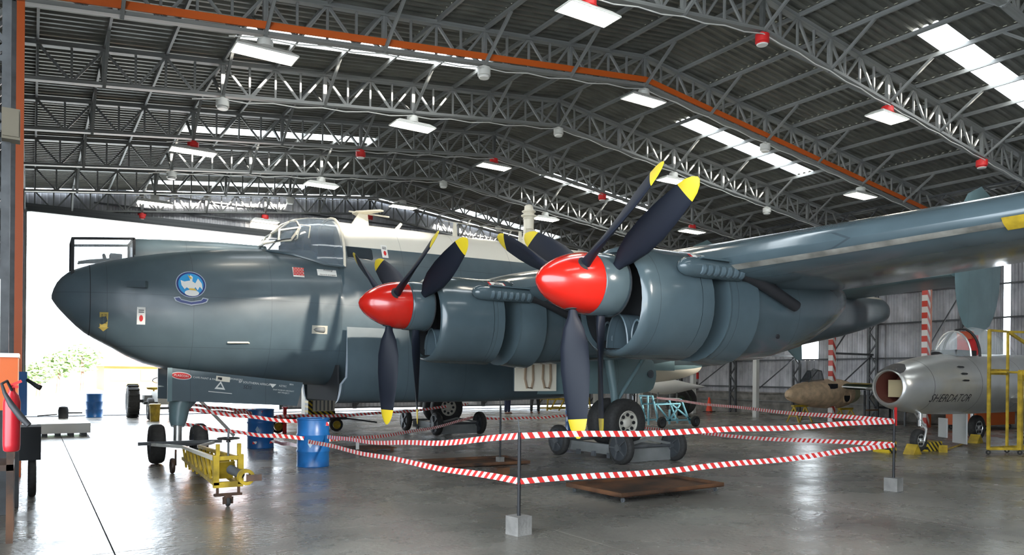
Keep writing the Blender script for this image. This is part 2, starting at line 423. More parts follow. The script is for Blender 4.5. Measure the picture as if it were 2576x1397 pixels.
for x, nm in ((-.25, 'long eaves girder above the left columns'), (27.15, 'long dark eaves girder above the striped columns')):
    t = thing('eaves_girder', nm, 'girder', (x, YF, chz(x)+.3))
    b = MB()
    for k in range(-2, 6):
        ya = Y0+k*PY
        for z in (.05, .65): b.bar((x, ya, chz(x)+z), (x, ya+PY, chz(x)+z), .07)
        for q in range(6):
            y1 = ya+PY*q/6; y2 = ya+PY*(q+1)/6; za, zb = (.05, .65) if q % 2 == 0 else (.65, .05)
            b.bar((x, y1, chz(x)+za), (x, y2, chz(x)+zb), .04)
    b.build('girder_lattice', M_STEELD, t)

# corrugated walls
def wcorr(n, L, h, mt, name, amp=.03, axis='Y'):
    b = MB(); pts = []
    for i in range(n):
        p = L/n; s = i*p; pts += [(s, 0), (s+.3*p, 0), (s+.45*p, amp), (s+.85*p, amp)]
    pts.append((L, 0)); k = len(pts)
    f = (lambda s, a, z: (a, s, z)) if axis == 'Y' else (lambda s, a, z: (s, a, z))
    b.add([f(s, a, 0) for s, a in pts]+[f(s, a, h) for s, a in pts], [(i, i+1, k+i+1, k+i) for i in range(k-1)]); return b.mesh(name, mt)
wr = struct_root('wall_right', (XR, 0, 0))
MB().bbox((XR-.05, YB, 0), (XR+.2, YF, .98)).build('concrete_plinth', M_CONC, wr)
MB().bbox((XR-.12, YB, .98), (XR+.2, YF, 1.04)).build('plinth_ledge', M_CONC, wr)
ROWS = [(1.04, 2.6), (2.6, 4.05), (4.05, 6.3), (6.3, 8.2)]
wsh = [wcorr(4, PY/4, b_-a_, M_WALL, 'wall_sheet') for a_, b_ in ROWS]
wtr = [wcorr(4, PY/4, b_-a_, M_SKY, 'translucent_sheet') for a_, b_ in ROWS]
for k in range(-7, 6):
    for q in range(4):
        y = Y0+k*PY+q*PY/4
        for r, (a_, b_) in enumerate(ROWS):
            if k == 0 and q == 2 and r in (1, 2):
                for f0, f1, tr in ((0, .5, 0), (.5, .75, 1), (.75, 1, 0)):
                    inst((wtr if tr else wsh)[r], 'translucent_sheet' if tr else 'wall_sheet', wr, (XR, y+f0*PY/4, a_), None, (1, f1-f0, 1))
                continue
            if k in (0, 4, 2) and q == (3, 0, 1)[(0, 2, 4).index(k)] and r == 3:
                for z0_, z1_, tr in ((0, .72, 0), (.72, .88, 1), (.88, 1, 0)):
                    inst((wtr if tr else wsh)[r], 'translucent_sheet' if tr else 'wall_sheet', wr, (XR, y, a_+z0_*(b_-a_)), None, (1, 1, z1_-z0_))
                continue
            lit = (r == 1 and k == 2 and q == 3)
            inst((wtr if lit else wsh)[r], 'translucent_sheet' if lit else 'wall_sheet', wr, (XR, y, a_))
for z in (1.3, 2.6, 4.05, 5.3, 6.5, 7.7):
    for k in range(-2, 6): bar_inst('wall_girt', wr, (XR-.06, Y0+k*PY, z), (XR-.06, Y0+(k+1)*PY, z), .08, .06, M_STEELD)
bar_inst('service_pipe', wr, (XR-.1, 0, .62), (XR-.1, YF, .62), .04, .04, M_STEEL)
wl = struct_root('wall_left', (XL, 0, 0))
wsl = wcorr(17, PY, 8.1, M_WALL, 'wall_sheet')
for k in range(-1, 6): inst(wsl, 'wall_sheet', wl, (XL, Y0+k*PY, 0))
for z in (1.3, 2.6, 4.05, 5.3, 6.5):
    bar_inst('wall_girt', wl, (XL+.06, Y0-PY, z), (XL+.06, YF, z), .08, .06, M_STEELD)
# far end wall: gable above, sliding doors right of the opening
wf = struct_root('wall_far', (0, YF, 0))
DH, DX0, DX1 = 7.72, -.2, 9.25
n = 28; yy = YF+.15
for i in range(n):
    x0 = XL+i*PX; x1 = x0+PX
    b = MB(); pts = []
    for q in range(6):
        p = PX/6; s = x0+q*p; pts += [(s, 0), (s+.3*p, 0), (s+.45*p, .03), (s+.85*p, .03)]
    pts.append((x1, 0)); kk = len(pts)
    b.add([(s, yy+a, DH) for s, a in pts]+[(s, yy+a, chz(s)+OFF+.02) for s, a in pts], [(j, j+1, kk+j+1, kk+j) for j in range(kk-1)])
    b.build('gable_sheet', M_WALL, wf)
bar_inst('door_lintel', wf, (XL, YF, DH+.1), (XR, YF, DH+.1), .2, .3, M_STEELD)
for z in (8.3, 8.9): bar_inst('wall_girt', wf, (2, yy-.08, z), (25, yy-.08, z), .08, .06, M_STEELD)
drs = wcorr(18, 3.55, DH-.13, M_WALL, 'door_sheet', axis='X')
for i in range(6):
    x0 = DX1+i*3.5
    d = struct_root('door_%d' % (i+1), (x0, YF+.3, 0)); ORG[d] = (x0, YF+.3, 0)
    inst(drs, 'door_sheet', d, (x0, YF+.3, .13))
    b = MB(); yk = YF+.22
    for xx in (x0+.04, x0+3.46): b.bar((xx, yk, .12), (xx, yk, DH), .1)
    for zz in (.17, 2.0, 4.0, 6.0, DH-.08): b.bar((x0, yk, zz), (x0+3.5, yk, zz), .07)
    b.bar((x0, yk, .17), (x0+3.5, yk, 4), .05); b.bar((x0, yk, 4), (x0+3.5, yk, DH), .05); b.build('door_frame', M_STEELD, d)
b = MB().bbox((XL, YF+.1, 0), (DX0-.1, YF+.2, DH)).build('side_panel', M_WALL, wf)
# unseen back end wall, fully closed to keep outdoor reflections off the aircraft nose
wb = struct_root('wall_back', (0, YB, 0))
MB().bbox((XL, YB-.1, 8.0), (XR, YB, 10.2)).build('gable_panel', M_WALL, wb)
MB().bbox((XL, YB-.1, 0), (XR, YB, 8.0)).build('door_panel', M_WALL, wb)
# crane-rail style door tracks in the floor
b = MB()
for dx in (0, .35, .7): b.bbox((XL, YF+.1+dx*.6, -.02), (XR, YF+.16+dx*.6, .02))
b.build('trim_1', M_STEELD, kind='structure')

# ------------------------------------------------------------------ ceiling lamps and canisters
where = {0: 'under the ridge', 1: 'right of ridge', 2: 'far right', -1: 'left of ridge', -2: 'far left'}
tn = {0: 'truss before the orange one', 1: 'orange-banded truss', 2: 'first truss past orange', 3: 'second truss past orange',
      4: 'third truss past orange', 5: 'fourth truss past orange', 6: 'last truss'}
for k in range(0, 7):
    for i in range(-2, 3):
        x = RX+i*4.82; y = Y0+k*PY; z = chz(x)
        red = k % 3 == 0; Mc = M_REDSIGN if red else M_STEELW; cn = 'red' if red else 'pale grey'
        if (i+k) % 2:
            L = thing('ceiling_lamp', 'lit lamp with %s mount %s, %s' % (cn, where[i], tn[k]), 'lamp', (x, y, z-.42), group='rectangular ceiling lamps')
            b = MB(); b.lathe([(.13, z-.1), (.15, z-.13), (.15, z-.24), (.2, z-.29)], 16, (x, y, 0)); b.build('mount', Mc, L, 40)
            hz = z-.36
            b = MB(); v0 = [(-.58,-.25), (.58,-.25), (.58,.25), (-.58,.25)]
            b.add([(x+p*.75, y+q*.6, hz+.09) for p, q in v0]+[(x+p, y+q, hz) for p, q in v0]+[(x+p, y+q, hz-.03) for p, q in v0]+[(x+p*.97, y+q*.94, hz-.03) for p, q in v0]+[(x+p*.97, y+q*.94, hz-.01) for p, q in v0],
                  [(0,1,2,3)]+[(a*4+c, a*4+(c+1) % 4, (a+1)*4+(c+1) % 4, (a+1)*4+c) for a in range(4) for c in range(4)])
            b.build('housing', M_STEELW, L)
            b = MB()
            for q in range(3): b.bbox((x-.54, y-.215+q*.145, hz-.035), (x+.54, y-.08+q*.145, hz-.012))
            b.build('light_tubes', M_TUBE, L)
        else:
            b = MB(); b.lathe([(.06, z-.02), (.06, z-.08), (.15, z-.09), (.15, z-.26), (.12, z-.27), (.12, z-.3)], 16, (x, y, 0), mi=0)
            b.lathe([(.125, z-.30), (.11, z-.32)], 16, (x, y, 0), mi=1)
            o = b.build('ceiling_canister', [Mc, M_WHITE], None, 40)
            tag(o, '%s round canister %s, %s' % (cn, where[i], tn[k]), 'lamp', 'unlit ceiling canisters')
# conduit along the lit trusses
for k in range(0, 6):
    y = Y0+k*PY-.12
    b = MB(); pts = [Vector((x, y, chz(x)-.12-.05*math.sin(x*2.6)**2)) for x in np.arange(3, 26.4, .6)]
    b.tube(pts, .014, 5); o = b.build('electric_conduit', M_STEELW)
    tag(o, 'thin pale electric conduit running just below the %s' % tn[k], 'conduit', 'conduits under the trusses')

# ------------------------------------------------------------------ the big grey four-engined patrol aircraft
YC = 15.95
AP = thing('patrol_aircraft', 'huge grey four-engined patrol aircraft with red spinners and white upper fuselage', 'aircraft', (AX, YC, 0))
def pchip(xs, ys):
    xs = np.array(xs, float); ys = np.array(ys, float); h = np.diff(xs); d = np.diff(ys)/h; m_ = np.zeros(len(xs))
    for i in range(1, len(xs)-1):
        if d[i-1]*d[i] > 0: m_[i] = 2*d[i-1]*d[i]/(d[i-1]+d[i])
    m_[0], m_[-1] = d[0], d[-1]
    def f(x):
        x = min(max(x, xs[0]), xs[-1]); i = min(max(int(np.searchsorted(xs, x))-1, 0), len(h)-1); t = (x-xs[i])/h[i]
        return float((1+2*t)*(1-t)**2*ys[i]+t*(1-t)**2*h[i]*m_[i]+t*t*(3-2*t)*ys[i+1]+t*t*(t-1)*h[i]*m_[i+1])
    return f
_xs = [.29, .36, .55, .80, 1.25, 1.8, 2.5, 3.3, 4.1, 4.9, 5.6, 7.3, 10, 13.4, 17, 21, 24.0, 26.3, 27.0, 27.2]
f_top = pchip(_xs, [3.07, 3.30, 3.53, 3.66, 3.82, 3.96, 4.10, 4.22, 4.30, 4.36, 4.40, 4.45, 4.5, 4.55, 4.6, 4.65, 4.75, 4.76, 4.55, 4.25])
f_bot = pchip(_xs, [3.05, 2.93, 2.70, 2.45, 2.18, 1.88, 1.72, 1.58, 1.52, 1.48, 1.46, 1.42, 1.42, 1.6, 2.0, 2.7, 3.2, 3.72, 3.95, 4.2])
f_mid = pchip(_xs, [3.06, 3.06, 3.05, 3.03, 3.0, 2.98, 2.95, 2.95, 2.98, 3.0, 3.05, 3.1, 3.1, 3.2, 3.35, 3.6, 3.9, 4.2, 4.25, 4.22])
f_hw = pchip(_xs, [.01, .17, .38, .53, .71, .86, .99, 1.08, 1.13, 1.16, 1.17, 1.2, 1.2, 1.2, 1.05, .8, .58, .42, .22, .02])
def full_top(x): return 5.06+.004*(x-6) if x < 20 else (5.1-(x-20)*.055 if x < 26 else 4.77)
def fsec(x, aft=False):
    zt = f_top(x); zb = f_bot(x)
    if aft: zt = full_top(x) if x < 26.2 else min(full_top(x), f_top(x))
    return zt, zb, f_mid(x), f_hw(x)
def fy(x, z, side=-1):
    """surface y of the near (port) side"""
    zt, zb, zm, hw = fsec(x, x > 5.42); n = 2.25
    t = (z-zm)/(zt-zm) if z > zm else (zm-z)/(zm-zb)
    t = min(abs(t), .995); return YC+side*hw*(1-t**n)**(1/n)
def fring(x, aft, N=48):
    zt, zb, zm, hw = fsec(x, aft); n = 2.25; R = []
    for k in range(N):
        a = 2*PI*(k+.5)/N; c, s_ = math.cos(a), math.sin(a)
        y = hw*math.copysign(abs(c)**(2/n), c); z = math.copysign(abs(s_)**(2/n), s_)
        R.append((x, YC+y, zm+z*((zt-zm) if z > 0 else (zm-zb))))
    return R
b = MB()
xs1 = [.30, .33, .38, .45, .55, .68, .82, 1.0, 1.25, 1.5, 1.8, 2.15, 2.5, 2.9, 3.3, 3.7, 4.1, 4.5, 4.9, 5.2, 5.4]
xs2 = [5.43, 5.8, 6.4, 7.3, 8.5, 10, 11.5, 13, 14.5, 16, 18, 20, 22, 24, 25.2, 26, 26.4, 26.7, 26.95, 27.1, 27.19]
b.loft([fring(x, False) for x in xs1]+[fring(x, True) for x in xs2])
b.build('fuselage', M_FUS, AP, 40)
def surf(u, v, it=30):
    """point on the port side skin seen at a pixel"""
    Y = YC-1.1
    for _ in range(it):
        p = at(u, v, Y=Y); Y = .5*Y+.5*fy(p.x, p.z)
    return at(u, v, Y=Y)
# fuselage nose joint band and lower bomb aimer glazing strip
def band(x, w_, name, M, off=.006):
    b = MB(); r = []
    for xx in (x, x+w_):
        R = fring(xx, x > 5.4); r.append([(p[0], YC+(p[1]-YC)*(1+off/f_hw(xx)), f_mid(xx)+(p[2]-f_mid(xx))*(1+off)) for p in R])
    b.loft(r, cap=False); return b.build(name, M, AP, 40)
band(.88, .012, 'nose_joint', M_DARKIN)
b = MB()
for i in range(6):   # glazing panes under the chin
    xa, xb = .75+i*.28, .75+i*.28+.25; ra = []
    for xx in (xa, xb):
        zb = f_bot(xx)-.012; ra.append([(xx, YC+yy_, zb+.10*(yy_/.3)**2) for yy_ in (-.28, -.14, 0, .14, .28)])
    b.loft(ra, cap=False, closed=False)
b.build('chin_window', M_GLASS, AP, 40)

# decals: polygons in (along, up) metres wrapped on the port side
def decal(polys, u, v, name, mats, lift=.012, label=None):
    P = surf(u, v); b = MB(); b.keepn = True
    # local slope of the skin so that the sticker keeps its size
    dy = (fy(P.x, P.z+.05)-fy(P.x, P.z-.05))/.1; kz = 1/math.sqrt(1+dy*dy); dx = (fy(P.x+.05, P.z)-fy(P.x-.05, P.z))/.1; kx = 1/math.sqrt(1+dx*dx)
    for li, (poly, mi) in enumerate(polys):
        L = lift+(.0025*li if name != 'name_sticker' else 0); pts = []
        for a, c in poly:
            x, z = P.x+a*kx, P.z+c*kz; pts.append((x, fy(x, z)-L, z))
        b.add(pts, [tuple(range(len(pts)))], mi)
    return b.build(name, mats, AP, None, label=label)
def rect(x0, z0, x1, z1, n=4):
    return [(x0+(x1-x0)*i/n, z0) for i in range(n+1)]+[(x0+(x1-x0)*(n-i)/n, z1) for i in range(n+1)]
def circ(r, n=32, cx=0, cz=0, ry=None): return [(cx+r*math.cos(2*PI*k/n), cz+(ry or r)*math.sin(2*PI*k/n)) for k in range(n)]
def strips(poly_rect, mi, nn=1): return [(poly_rect, mi)]
M_SKYB = mat('badge_blue', (.03, .30, .62), .4); M_DBLUE = mat('badge_navy', (.02, .04, .18), .4)
M_GREY = mat('badge_rim', (.42, .46, .52), .4); M_GOLD = mat('badge_gold', (.65, .42, .05), .4)
bird = [(-.02,.12),(.0,.15),(.03,.12),(.02,.05),(.06,.02),(.10,.10),(.15,.02),(.16,-.08),(.12,-.03),(.09,-.09),(.06,-.04),(.02,-.10),(-.03,-.07),(-.06,-.05),(-.09,-.08),(-.13,-.02),(-.14,.06),(-.09,.04),(-.05,.05),(-.01,.06)]
sf = 1.25
decal([(circ(.262), 0), (circ(.248), 1), (circ(.218), 2), ([(a*sf, c*sf) for a, c in circ(.10, 16, .01, -.135, .05)], 3), ([(a*sf, c*sf-.0) for a, c in bird], 3),
       ([(-.05, .19), (.02, .13), (.0, .10), (-.03, .14)], 4), ([(-.04, -.08), (.06, -.08), (.10, -.12), (-.03, -.11)], 4),
       ([(-.30, -.27), (-.2, -.25), (-.17, -.30), (0, -.335), (.17, -.30), (.2, -.25), (.30, -.27), (.27, -.34), (.2, -.37), (0, -.415), (-.2, -.37), (-.27, -.34)], 0),
       ([(-.28, -.285), (-.21, -.27), (-.17, -.315), (0, -.35), (.17, -.315), (.21, -.27), (.28, -.285), (.25, -.33), (.18, -.36), (0, -.395), (-.18, -.36), (-.25, -.33)], 1)],
      480, 716, 'squadron_badge', [M_GREY, M_DBLUE, M_SKYB, M_WHITE, M_GOLD], label='round blue badge with a white pelican above a scroll')
decal([(rect(-.10, -.115, .12, .115), 0)], 749, 685, 'brick_sticker', [M_WHITE])
bs_ = []
for r in range(5):
    for c in range(4):
        x0 = -.095+c*.056-(.028 if r % 2 else 0); x1 = min(x0+.05, .115); x0 = max(x0, -.095)
        if x1 > x0: bs_.append((rect(x0, -.075+r*.037, x1, -.045+r*.037, 1), 0))
decal(bs_, 749, 685, 'brick_pattern', [mat('sticker_red', (.55, .03, .03), .5)], .016)
decal([(rect(-.2, -.078+.026*k, .2, -.052+.026*k), 0) for k in range(6)], 822, 687, 'name_sticker', [M_WHITE])
for (u, v) in ((355, 795), (967, 633)):
    decal([(rect(-.07, -.16, .07, .16), 0), (circ(.032, 12, 0, -.045, .06), 1), (rect(-.045, .06, .045, .075), 2), (rect(-.045, .095, .045, .11), 2)], u, v, 'extinguisher_sticker', [M_WHITE, M_REDSIGN, M_BLACK])
decal([([(-.075, .17), (.075, .17), (.065, -.12), (.09, -.12), (0, -.2), (-.09, -.12), (-.065, -.12)], 0)], 261, 808, 'rescue_arrow', [mat('arrow_yellow', (.50, .38, .10), .5)])
decal([(rect(-.16, -.085, .16, .085), 0)], 804, 830, 'intake_plate', [mat('plate_pale', (.45, .43, .36), .4)])
decal([(rect(-.30, -.075, .30, .075), 0)], 905, 640, 'side_window', [M_GLASSD], label='dark side window') if False else None
P = surf(905, 638)
b = MB(); b.add([(P.x+a, fy(P.x+a, P.z+c)-.014, P.z+c) for a, c in [(-.26,-.13),(-.28,-.1),(-.28,.1),(-.25,.13),(.25,.13),(.28,.1),(.28,-.1),(.25,-.13)]], [tuple(range(8))]); b.build('side_window', M_GLASSD, AP)
P = surf(804, 830); b = MB(); b.lathe([(.0, -.13), (.04, -.08), (.055, 0), (.06, .09), (.05, .1)], 12, (P.x, P.y-.01, P.z), 'X'); b.build('scoop', M_STEEL, AP, 50)
P = surf(600, 863); b = MB(); b.tube([(P.x-.2, P.y-.02, P.z), (P.x-.17, P.y-.05, P.z), (P.x+.17, P.y-.05, P.z+.01), (P.x+.19, P.y-.02, P.z)], .018, 8); b.build('flush_probe', M_CREAM, AP, 50)
P = surf(345, 716); b = MB(); b.box((P.x, P.y-.02, P.z), (.34, .09, .12), Matrix.Rotation(-.55, 3, 'Z')); b.build('nose_scoop', M_PAINT, AP)

def text(s, size, place, name, M, parent, ext=0., font=None, sp=1., shear=0.):
    cu = bpy.data.curves.new('txt', 'FONT'); cu.body = s; cu.size = size; cu.align_x = 'CENTER'; cu.align_y = 'CENTER'; cu.space_character = sp; cu.extrude = ext; cu.shear = shear
    cu.resolution_u = 2
    o = bpy.data.objects.new('txt', cu); C.objects.link(o); dg = bpy.context.evaluated_depsgraph_get(); dg.update()
    me = bpy.data.meshes.new_from_object(o.evaluated_get(dg)); bpy.data.objects.remove(o)
    org = Vector(ORG.get(parent, (0,0,0)))
    for vtx in me.vertices: vtx.co = Vector(place(vtx.co.x, vtx.co.y))-org
    me.materials.clear(); me.materials.append(M); me.name = name
    t = bpy.data.objects.new(name, me); C.objects.link(t); t.parent = parent; ORG[t] = tuple(org); return t
def on_skin(u, v, lift=.02, rot=0.):
    P = surf(u, v); kx = 1/math.sqrt(1+((fy(P.x+.05, P.z)-fy(P.x-.05, P.z))/.1)**2); kz = 1/math.sqrt(1+((fy(P.x, P.z+.05)-fy(P.x, P.z-.05))/.1)**2)
    def f(a, c):
        a, c = a*math.cos(rot)-c*math.sin(rot), a*math.sin(rot)+c*math.cos(rot)
        x, z = P.x+a*kx, P.z+c*kz; return (x, fy(x, z)-lift, z)
    return f
text('Rolling', .07, on_skin(822, 681, .055), 'lettering', M_TEXTK, AP, shear=.4)
text('PRIVATE BOMBER', .042, on_skin(822, 693, .05), 'lettering', M_TEXTK, AP, shear=.3)
text('ENGINE', .052, on_skin(265, 803, .022, -PI/2), 'lettering', M_TEXTK, AP); text('RESCUE', .052, on_skin(256, 803, .022, -PI/2), 'lettering', M_TEXTK, AP)

# white topped upper nose turret, fairing and cupola
b = MB()
def arch(x, y0, hw, zb, zt, n=10, p=2.6):
    r = []
    for k in range(n+1):
        a = PI*k/n; c, s_ = math.cos(a), math.sin(a)
        r.append((x, y0+hw*math.copysign(abs(c)**(2/p), c), zb+(zt-zb)*abs(s_)**(2/p)))
    return r
b.loft([arch(x, YC+.25, h, f_top(x)-.2, z) for x, h, z in ((1.62, .50, 4.30), (2.4, .46, 4.36), (3.2, .38, 4.40), (4.15, .28, 4.42))], closed=False)
b.build('turret_fairing', M_PAINT, AP, 40)
ct = MB(); z0 = 3.45
xf, xb, yw = .62, 1.62, .46; zt0, zt1 = 4.17, 4.29; yc = YC+.25
cg = [(xf, yc-yw, z0), (xb, yc-yw, 3.7), (xb, yc-yw, zt1-.05), (xf, yc-yw, zt0-.03), (xf, yc+yw, z0), (xb, yc+yw, 3.7), (xb, yc+yw, zt1-.05), (xf, yc+yw, zt0-.03)]
ct.add(cg, [(0,1,2,3), (4,7,6,5), (0,3,7,4), (3,2,6,7)]); ct.build('turret_glass', M_GLASS, AP)
b = MB()
for i, j in ((0,3), (4,7), (3,7), (3,2), (7,6), (2,6), (1,2), (5,6), (0,4)): b.bar(cg[i], cg[j], .045)
b.bar(cg[0], cg[3], .09, .05); b.build('turret_frame', M_DARKIN, AP)
b = MB()
for dy in (-.12, .12): b.tube([(.72, yc+dy, 3.76), (.9, yc+dy, 3.8), (1.3, yc+dy, 3.85)], [.018, .025, .04], 8)
b.tube([(1.2, yc-.2, 3.7), (1.15, yc, 3.95), (1.2, yc+.2, 3.7)], .03, 6); b.box((1.35, yc, 3.85), (.2, .3, .25)); b.build('nose_gun', M_BLACK, AP)

# cockpit canopy
def crg(x, hw, zb, zt, n=16, p=2.3): return arch(x, YC, hw, zb, zt, n, p)
cs = [(4.02, .45, 4.22, 4.40), (4.22, .74, 4.16, 4.66), (4.42, .90, 4.12, 4.86), (4.7, 1.03, 4.04, 5.0), (5.0, 1.10, 3.96, 5.07), (5.43, 1.13, 3.94, 5.09)]
b = MB(); b.loft([crg(*c) for c in cs], cap=False, closed=False); b.build('canopy_glass', mat('canopy_glass', (.16, .20, .24), .06, alpha=.55, spec=.8), AP, 50)
b = MB()
def cpt(i, k, off=.012):
    r = crg(*cs[i])[k]; c = Vector((r[0], YC, 4.3)); p = Vector(r); return p+(p-c).normalized()*off
b.tube([cpt(5, k) for k in range(0, 17)], .028, 6); b.tube([cpt(i, 8) for i in range(1, 6)], .012, 6)
def scr(sg):
    q = [at(u, v, Y=y_) for u, v, y_ in ((701, 607, 15.22), (731, 605, 15.0), (755, 572, 15.12), (703, 579, 15.30), (664, 614, 15.72), (683, 589, 15.74))]
    if sg: q = [Vector((p.x, 2*YC-p.y, p.z)) for p in q]
    return q
for sg in (0, 1):
    q = scr(sg)
    for i_, j_ in ((0, 1), (1, 2), (2, 3), (3, 0), (0, 4), (3, 5), (4, 5)): b.bar(q[i_], q[j_], .035, .03)
q0, q1 = scr(0), scr(1); tp = Vector((4.62, YC, 4.97))
b.bar(q0[5], q1[5], .035); b.bar(q0[5], tp, .03); b.bar(q0[4], q1[4], .035); b.tube([q0[2], Vector((4.62, YC-.5, 4.88)), tp, Vector((4.62, YC+.5, 4.88)), q1[2]], .018, 6)
b.build('canopy_frame', M_CREAM, AP, 40)
b = MB()
for k_ in (0, 16): b = MB(); b.tube([cpt(i, k_, .01) for i in range(6)], .025, 6); b.build('canopy_sill', M_PAINT, AP, 40)
b = MB(); b.bbox((5.0, YC-.7, 4.0), (5.35, YC-.25, 4.75)); b.bbox((5.0, YC+.25, 4.0), (5.35, YC+.7, 4.75)); b.bbox((4.55, YC-.6, 4.3), (4.7, YC+.6, 4.52)); b.build('cockpit_seats', M_BLACK, AP)
b = MB(); pw = at(742, 603, Y=YC-.92); pq = pw+Vector((.05, -.18, .28)); b.tube([pw, pw+Vector((0,-.15,0)), pq, pq+Vector((.22,.05,.0)), pw+Vector((.27,-.02,.05))], .014, 6); b.build('side_mirror_bracket', M_CREAM, AP)
b = MB(); b.tube([at(690, 608, Y=YC-.75), at(712, 603, Y=YC-.85), at(733, 601, Y=YC-.95)], .012, 5); b.build('windscreen_wiper', M_BLACK, AP)
# aerials on top
def zt_(x): return full_top(x)
b = MB()
x0 = 5.95; b.loft([[(x0, YC-.04, 5.0), (x0+.45, YC-.03, 5.0), (x0+.45, YC+.03, 5.0), (x0, YC+.04, 5.0)], [(x0+.2, YC-.025, 5.33), (x0+.42, YC-.02, 5.33), (x0+.42, YC+.02, 5.33), (x0+.2, YC+.025, 5.33)]])
b.prism([(x0+.1, YC-.12), (x0+.5, YC-.55), (x0+.6, YC-.5), (x0+.4, YC), (x0+.6, YC+.5), (x0+.5, YC+.55), (x0+.1, YC+.12)], 5.33, 5.36, 'Z')
b.bar((x0-.02, YC, 5.35), (x0+.95, YC, 5.34), .03); b.build('tee_aerial', M_CREAM, AP)
b = MB(); b.tube([(7.05, YC, 5.03), (7.2, YC, 5.22)], [.05, .035], 8); b.build('stub_aerial', M_CREAM, AP)
b = MB()
for x in (8.55, 10.45): b.loft([[(x, YC-.02, 5.0), (x+.13, YC-.02, 5.0), (x+.13, YC+.02, 5.0), (x, YC+.02, 5.0)], [(x+.03, YC-.015, 5.42), (x+.1, YC-.015, 5.42), (x+.1, YC+.015, 5.42), (x+.03, YC+.015, 5.42)]])
b.bar((8.3, YC, 5.42), (10.8, YC, 5.42), .012); b.build('rail_aerial', M_CREAM, AP)
# exhaust-gas mast ("sniffer") with rings
mx_ = at(1330, 560, Y=YC).x; b = MB()
b.loft([[(mx_+dx_*a+sh, YC+.05*c, z) for a, c in ((-1,-1),(1,-1),(1,1),(-1,1))] for z, dx_, sh in ((5.0, .42, .22), (5.35, .22, .08), (5.52, .13, 0))])
b.lathe([(.13, 5.5), (.135, 5.75), (.155, 5.77), (.135, 5.80), (.20, 5.84), (.20, 5.86), (.135, 5.89), (.135, 5.91), (.18, 5.95), (.18, 5.97), (.12, 6.0), (.11, 6.1), (.07, 6.13), (.05, 6.14)], 20, (mx_, YC, 0)); b.build('sniffer_mast', M_CREAM, AP, 30)
b = MB(); b.lathe([(.055, 6.12), (.055, 6.26)], 12, (mx_, YC, 0)); b.build('mast_tip', M_STEELD, AP, 40)

# weapon bay doors: curved shells outside the belly
for s in (-1, 1):
    b = MB(); rings_o = []
    for x in (5.32, 5.5, 7, 9, 11, 12.3, 13.2):
        taper = max(0, (x-10.6)/2.6); r = []
        zb = 1.10+taper*.32; zu = 2.68; hw = 1.34-.08*taper
        for k in range(13):
            a = PI/2*k/12; y = .86+(hw+.10-.86)*max(0, math.cos(a))**.6*(.80+.20*math.sin(2*a)); z = zu-(zu-zb)*math.sin(a)**.85
            r.append((x+(.10 if k < 6 and x < 5.4 else 0), YC+s*y, z))
        rings_o.append(r)
    ri = [[(p[0], p[1]-s*(.012+.12*math.sin(PI*k/12)), p[2]) for k, p in enumerate(r)] for r in rings_o]
    n = 13; vs_2 = [p for r in rings_o for p in r]; no = len(vs_2); vs_2 += [p for r in ri for p in r]; nr = len(rings_o)
    fo = [(i*n+k, i*n+k+1, (i+1)*n+k+1, (i+1)*n+k) for i in range(nr-1) for k in range(n-1)]
    fi = [tuple(no+j for j in reversed(f)) for f in fo]
    fe = [(k, no+k, no+k+1, k+1) for k in range(n-1)]+[((nr-1)*n+k, (nr-1)*n+k+1, no+(nr-1)*n+k+1, no+(nr-1)*n+k) for k in range(n-1)]
    ft = [(i*n, (i+1)*n, no+(i+1)*n, no+i*n) for i in range(nr-1)]
    b.add(vs_2, fo+fi+ft, 0); b.add([], [], 0)
    b.f += fe; b.m += [1]*len(fe)
    b.build('bay_door', [M_PAINT, mat('door_edge_lit_tint', (.45, .52, .60), .5)], AP, 35, label='near weapon bay door with a pale curved front edge' if s < 0 else 'far weapon bay door with a pale curved front edge')  # daylight catching the door's end edges is put into their pale colour
for x, z0_, z1_ in ((5.34, 1.15, 1.9), (13.1, 1.45, 2.0)): MB().bbox((x, YC-1.0, z0_), (x+.04, YC+1.0, z1_)).build('bay_bulkhead', M_DARKIN, AP)
# ventral bulge low on the bay door
b = MB(); p0 = at(1215, 990, Y=YC-.95); b.sphere((p0.x, YC-.85, 1.33), (.95, .30, .20), 20); b.build('ventral_bulge', M_STEELD, AP, 40)
# rear belly radome with cream lower half
b = MB(); rr = []
for t in np.linspace(0, 1, 9):
    x = 13.6+3.6*t; hw = .75*(1-t**3)**.5+.01; rr.append([(x, YC+hw*math.cos(2*PI*k/20)*1, 2.02+.12*t+(.52*(1-t**4)**.6+.01)*math.sin(2*PI*k/20)) for k in range(20)])
b.loft(rr)
o = b.build('belly_radome', [M_PAINT2, M_CREAM], AP, 40)
for p in o.data.polygons: p.material_index = 1 if p.center.z < 1.98 else 0
MB().loft([[(x, YC-.85*1+0, z) for z in (1.9, 2.25)]+[(x, YC+.85, z) for z in (2.25, 1.9)] for x in (13.4, 15.2)]).build('belly_step', M_PAINT2, AP)
b = MB(); b.loft([[(21.2, YC-.04, 2.75), (22.0, YC-.04, 2.85), (22.0, YC+.04, 2.85), (21.2, YC+.04, 2.75)], [(21.8, YC-.02, 2.35), (22.05, YC-.02, 2.33), (22.05, YC+.02, 2.33), (21.8, YC+.02, 2.35)]]); b.build('tail_bumper', M_PAINT2, AP)

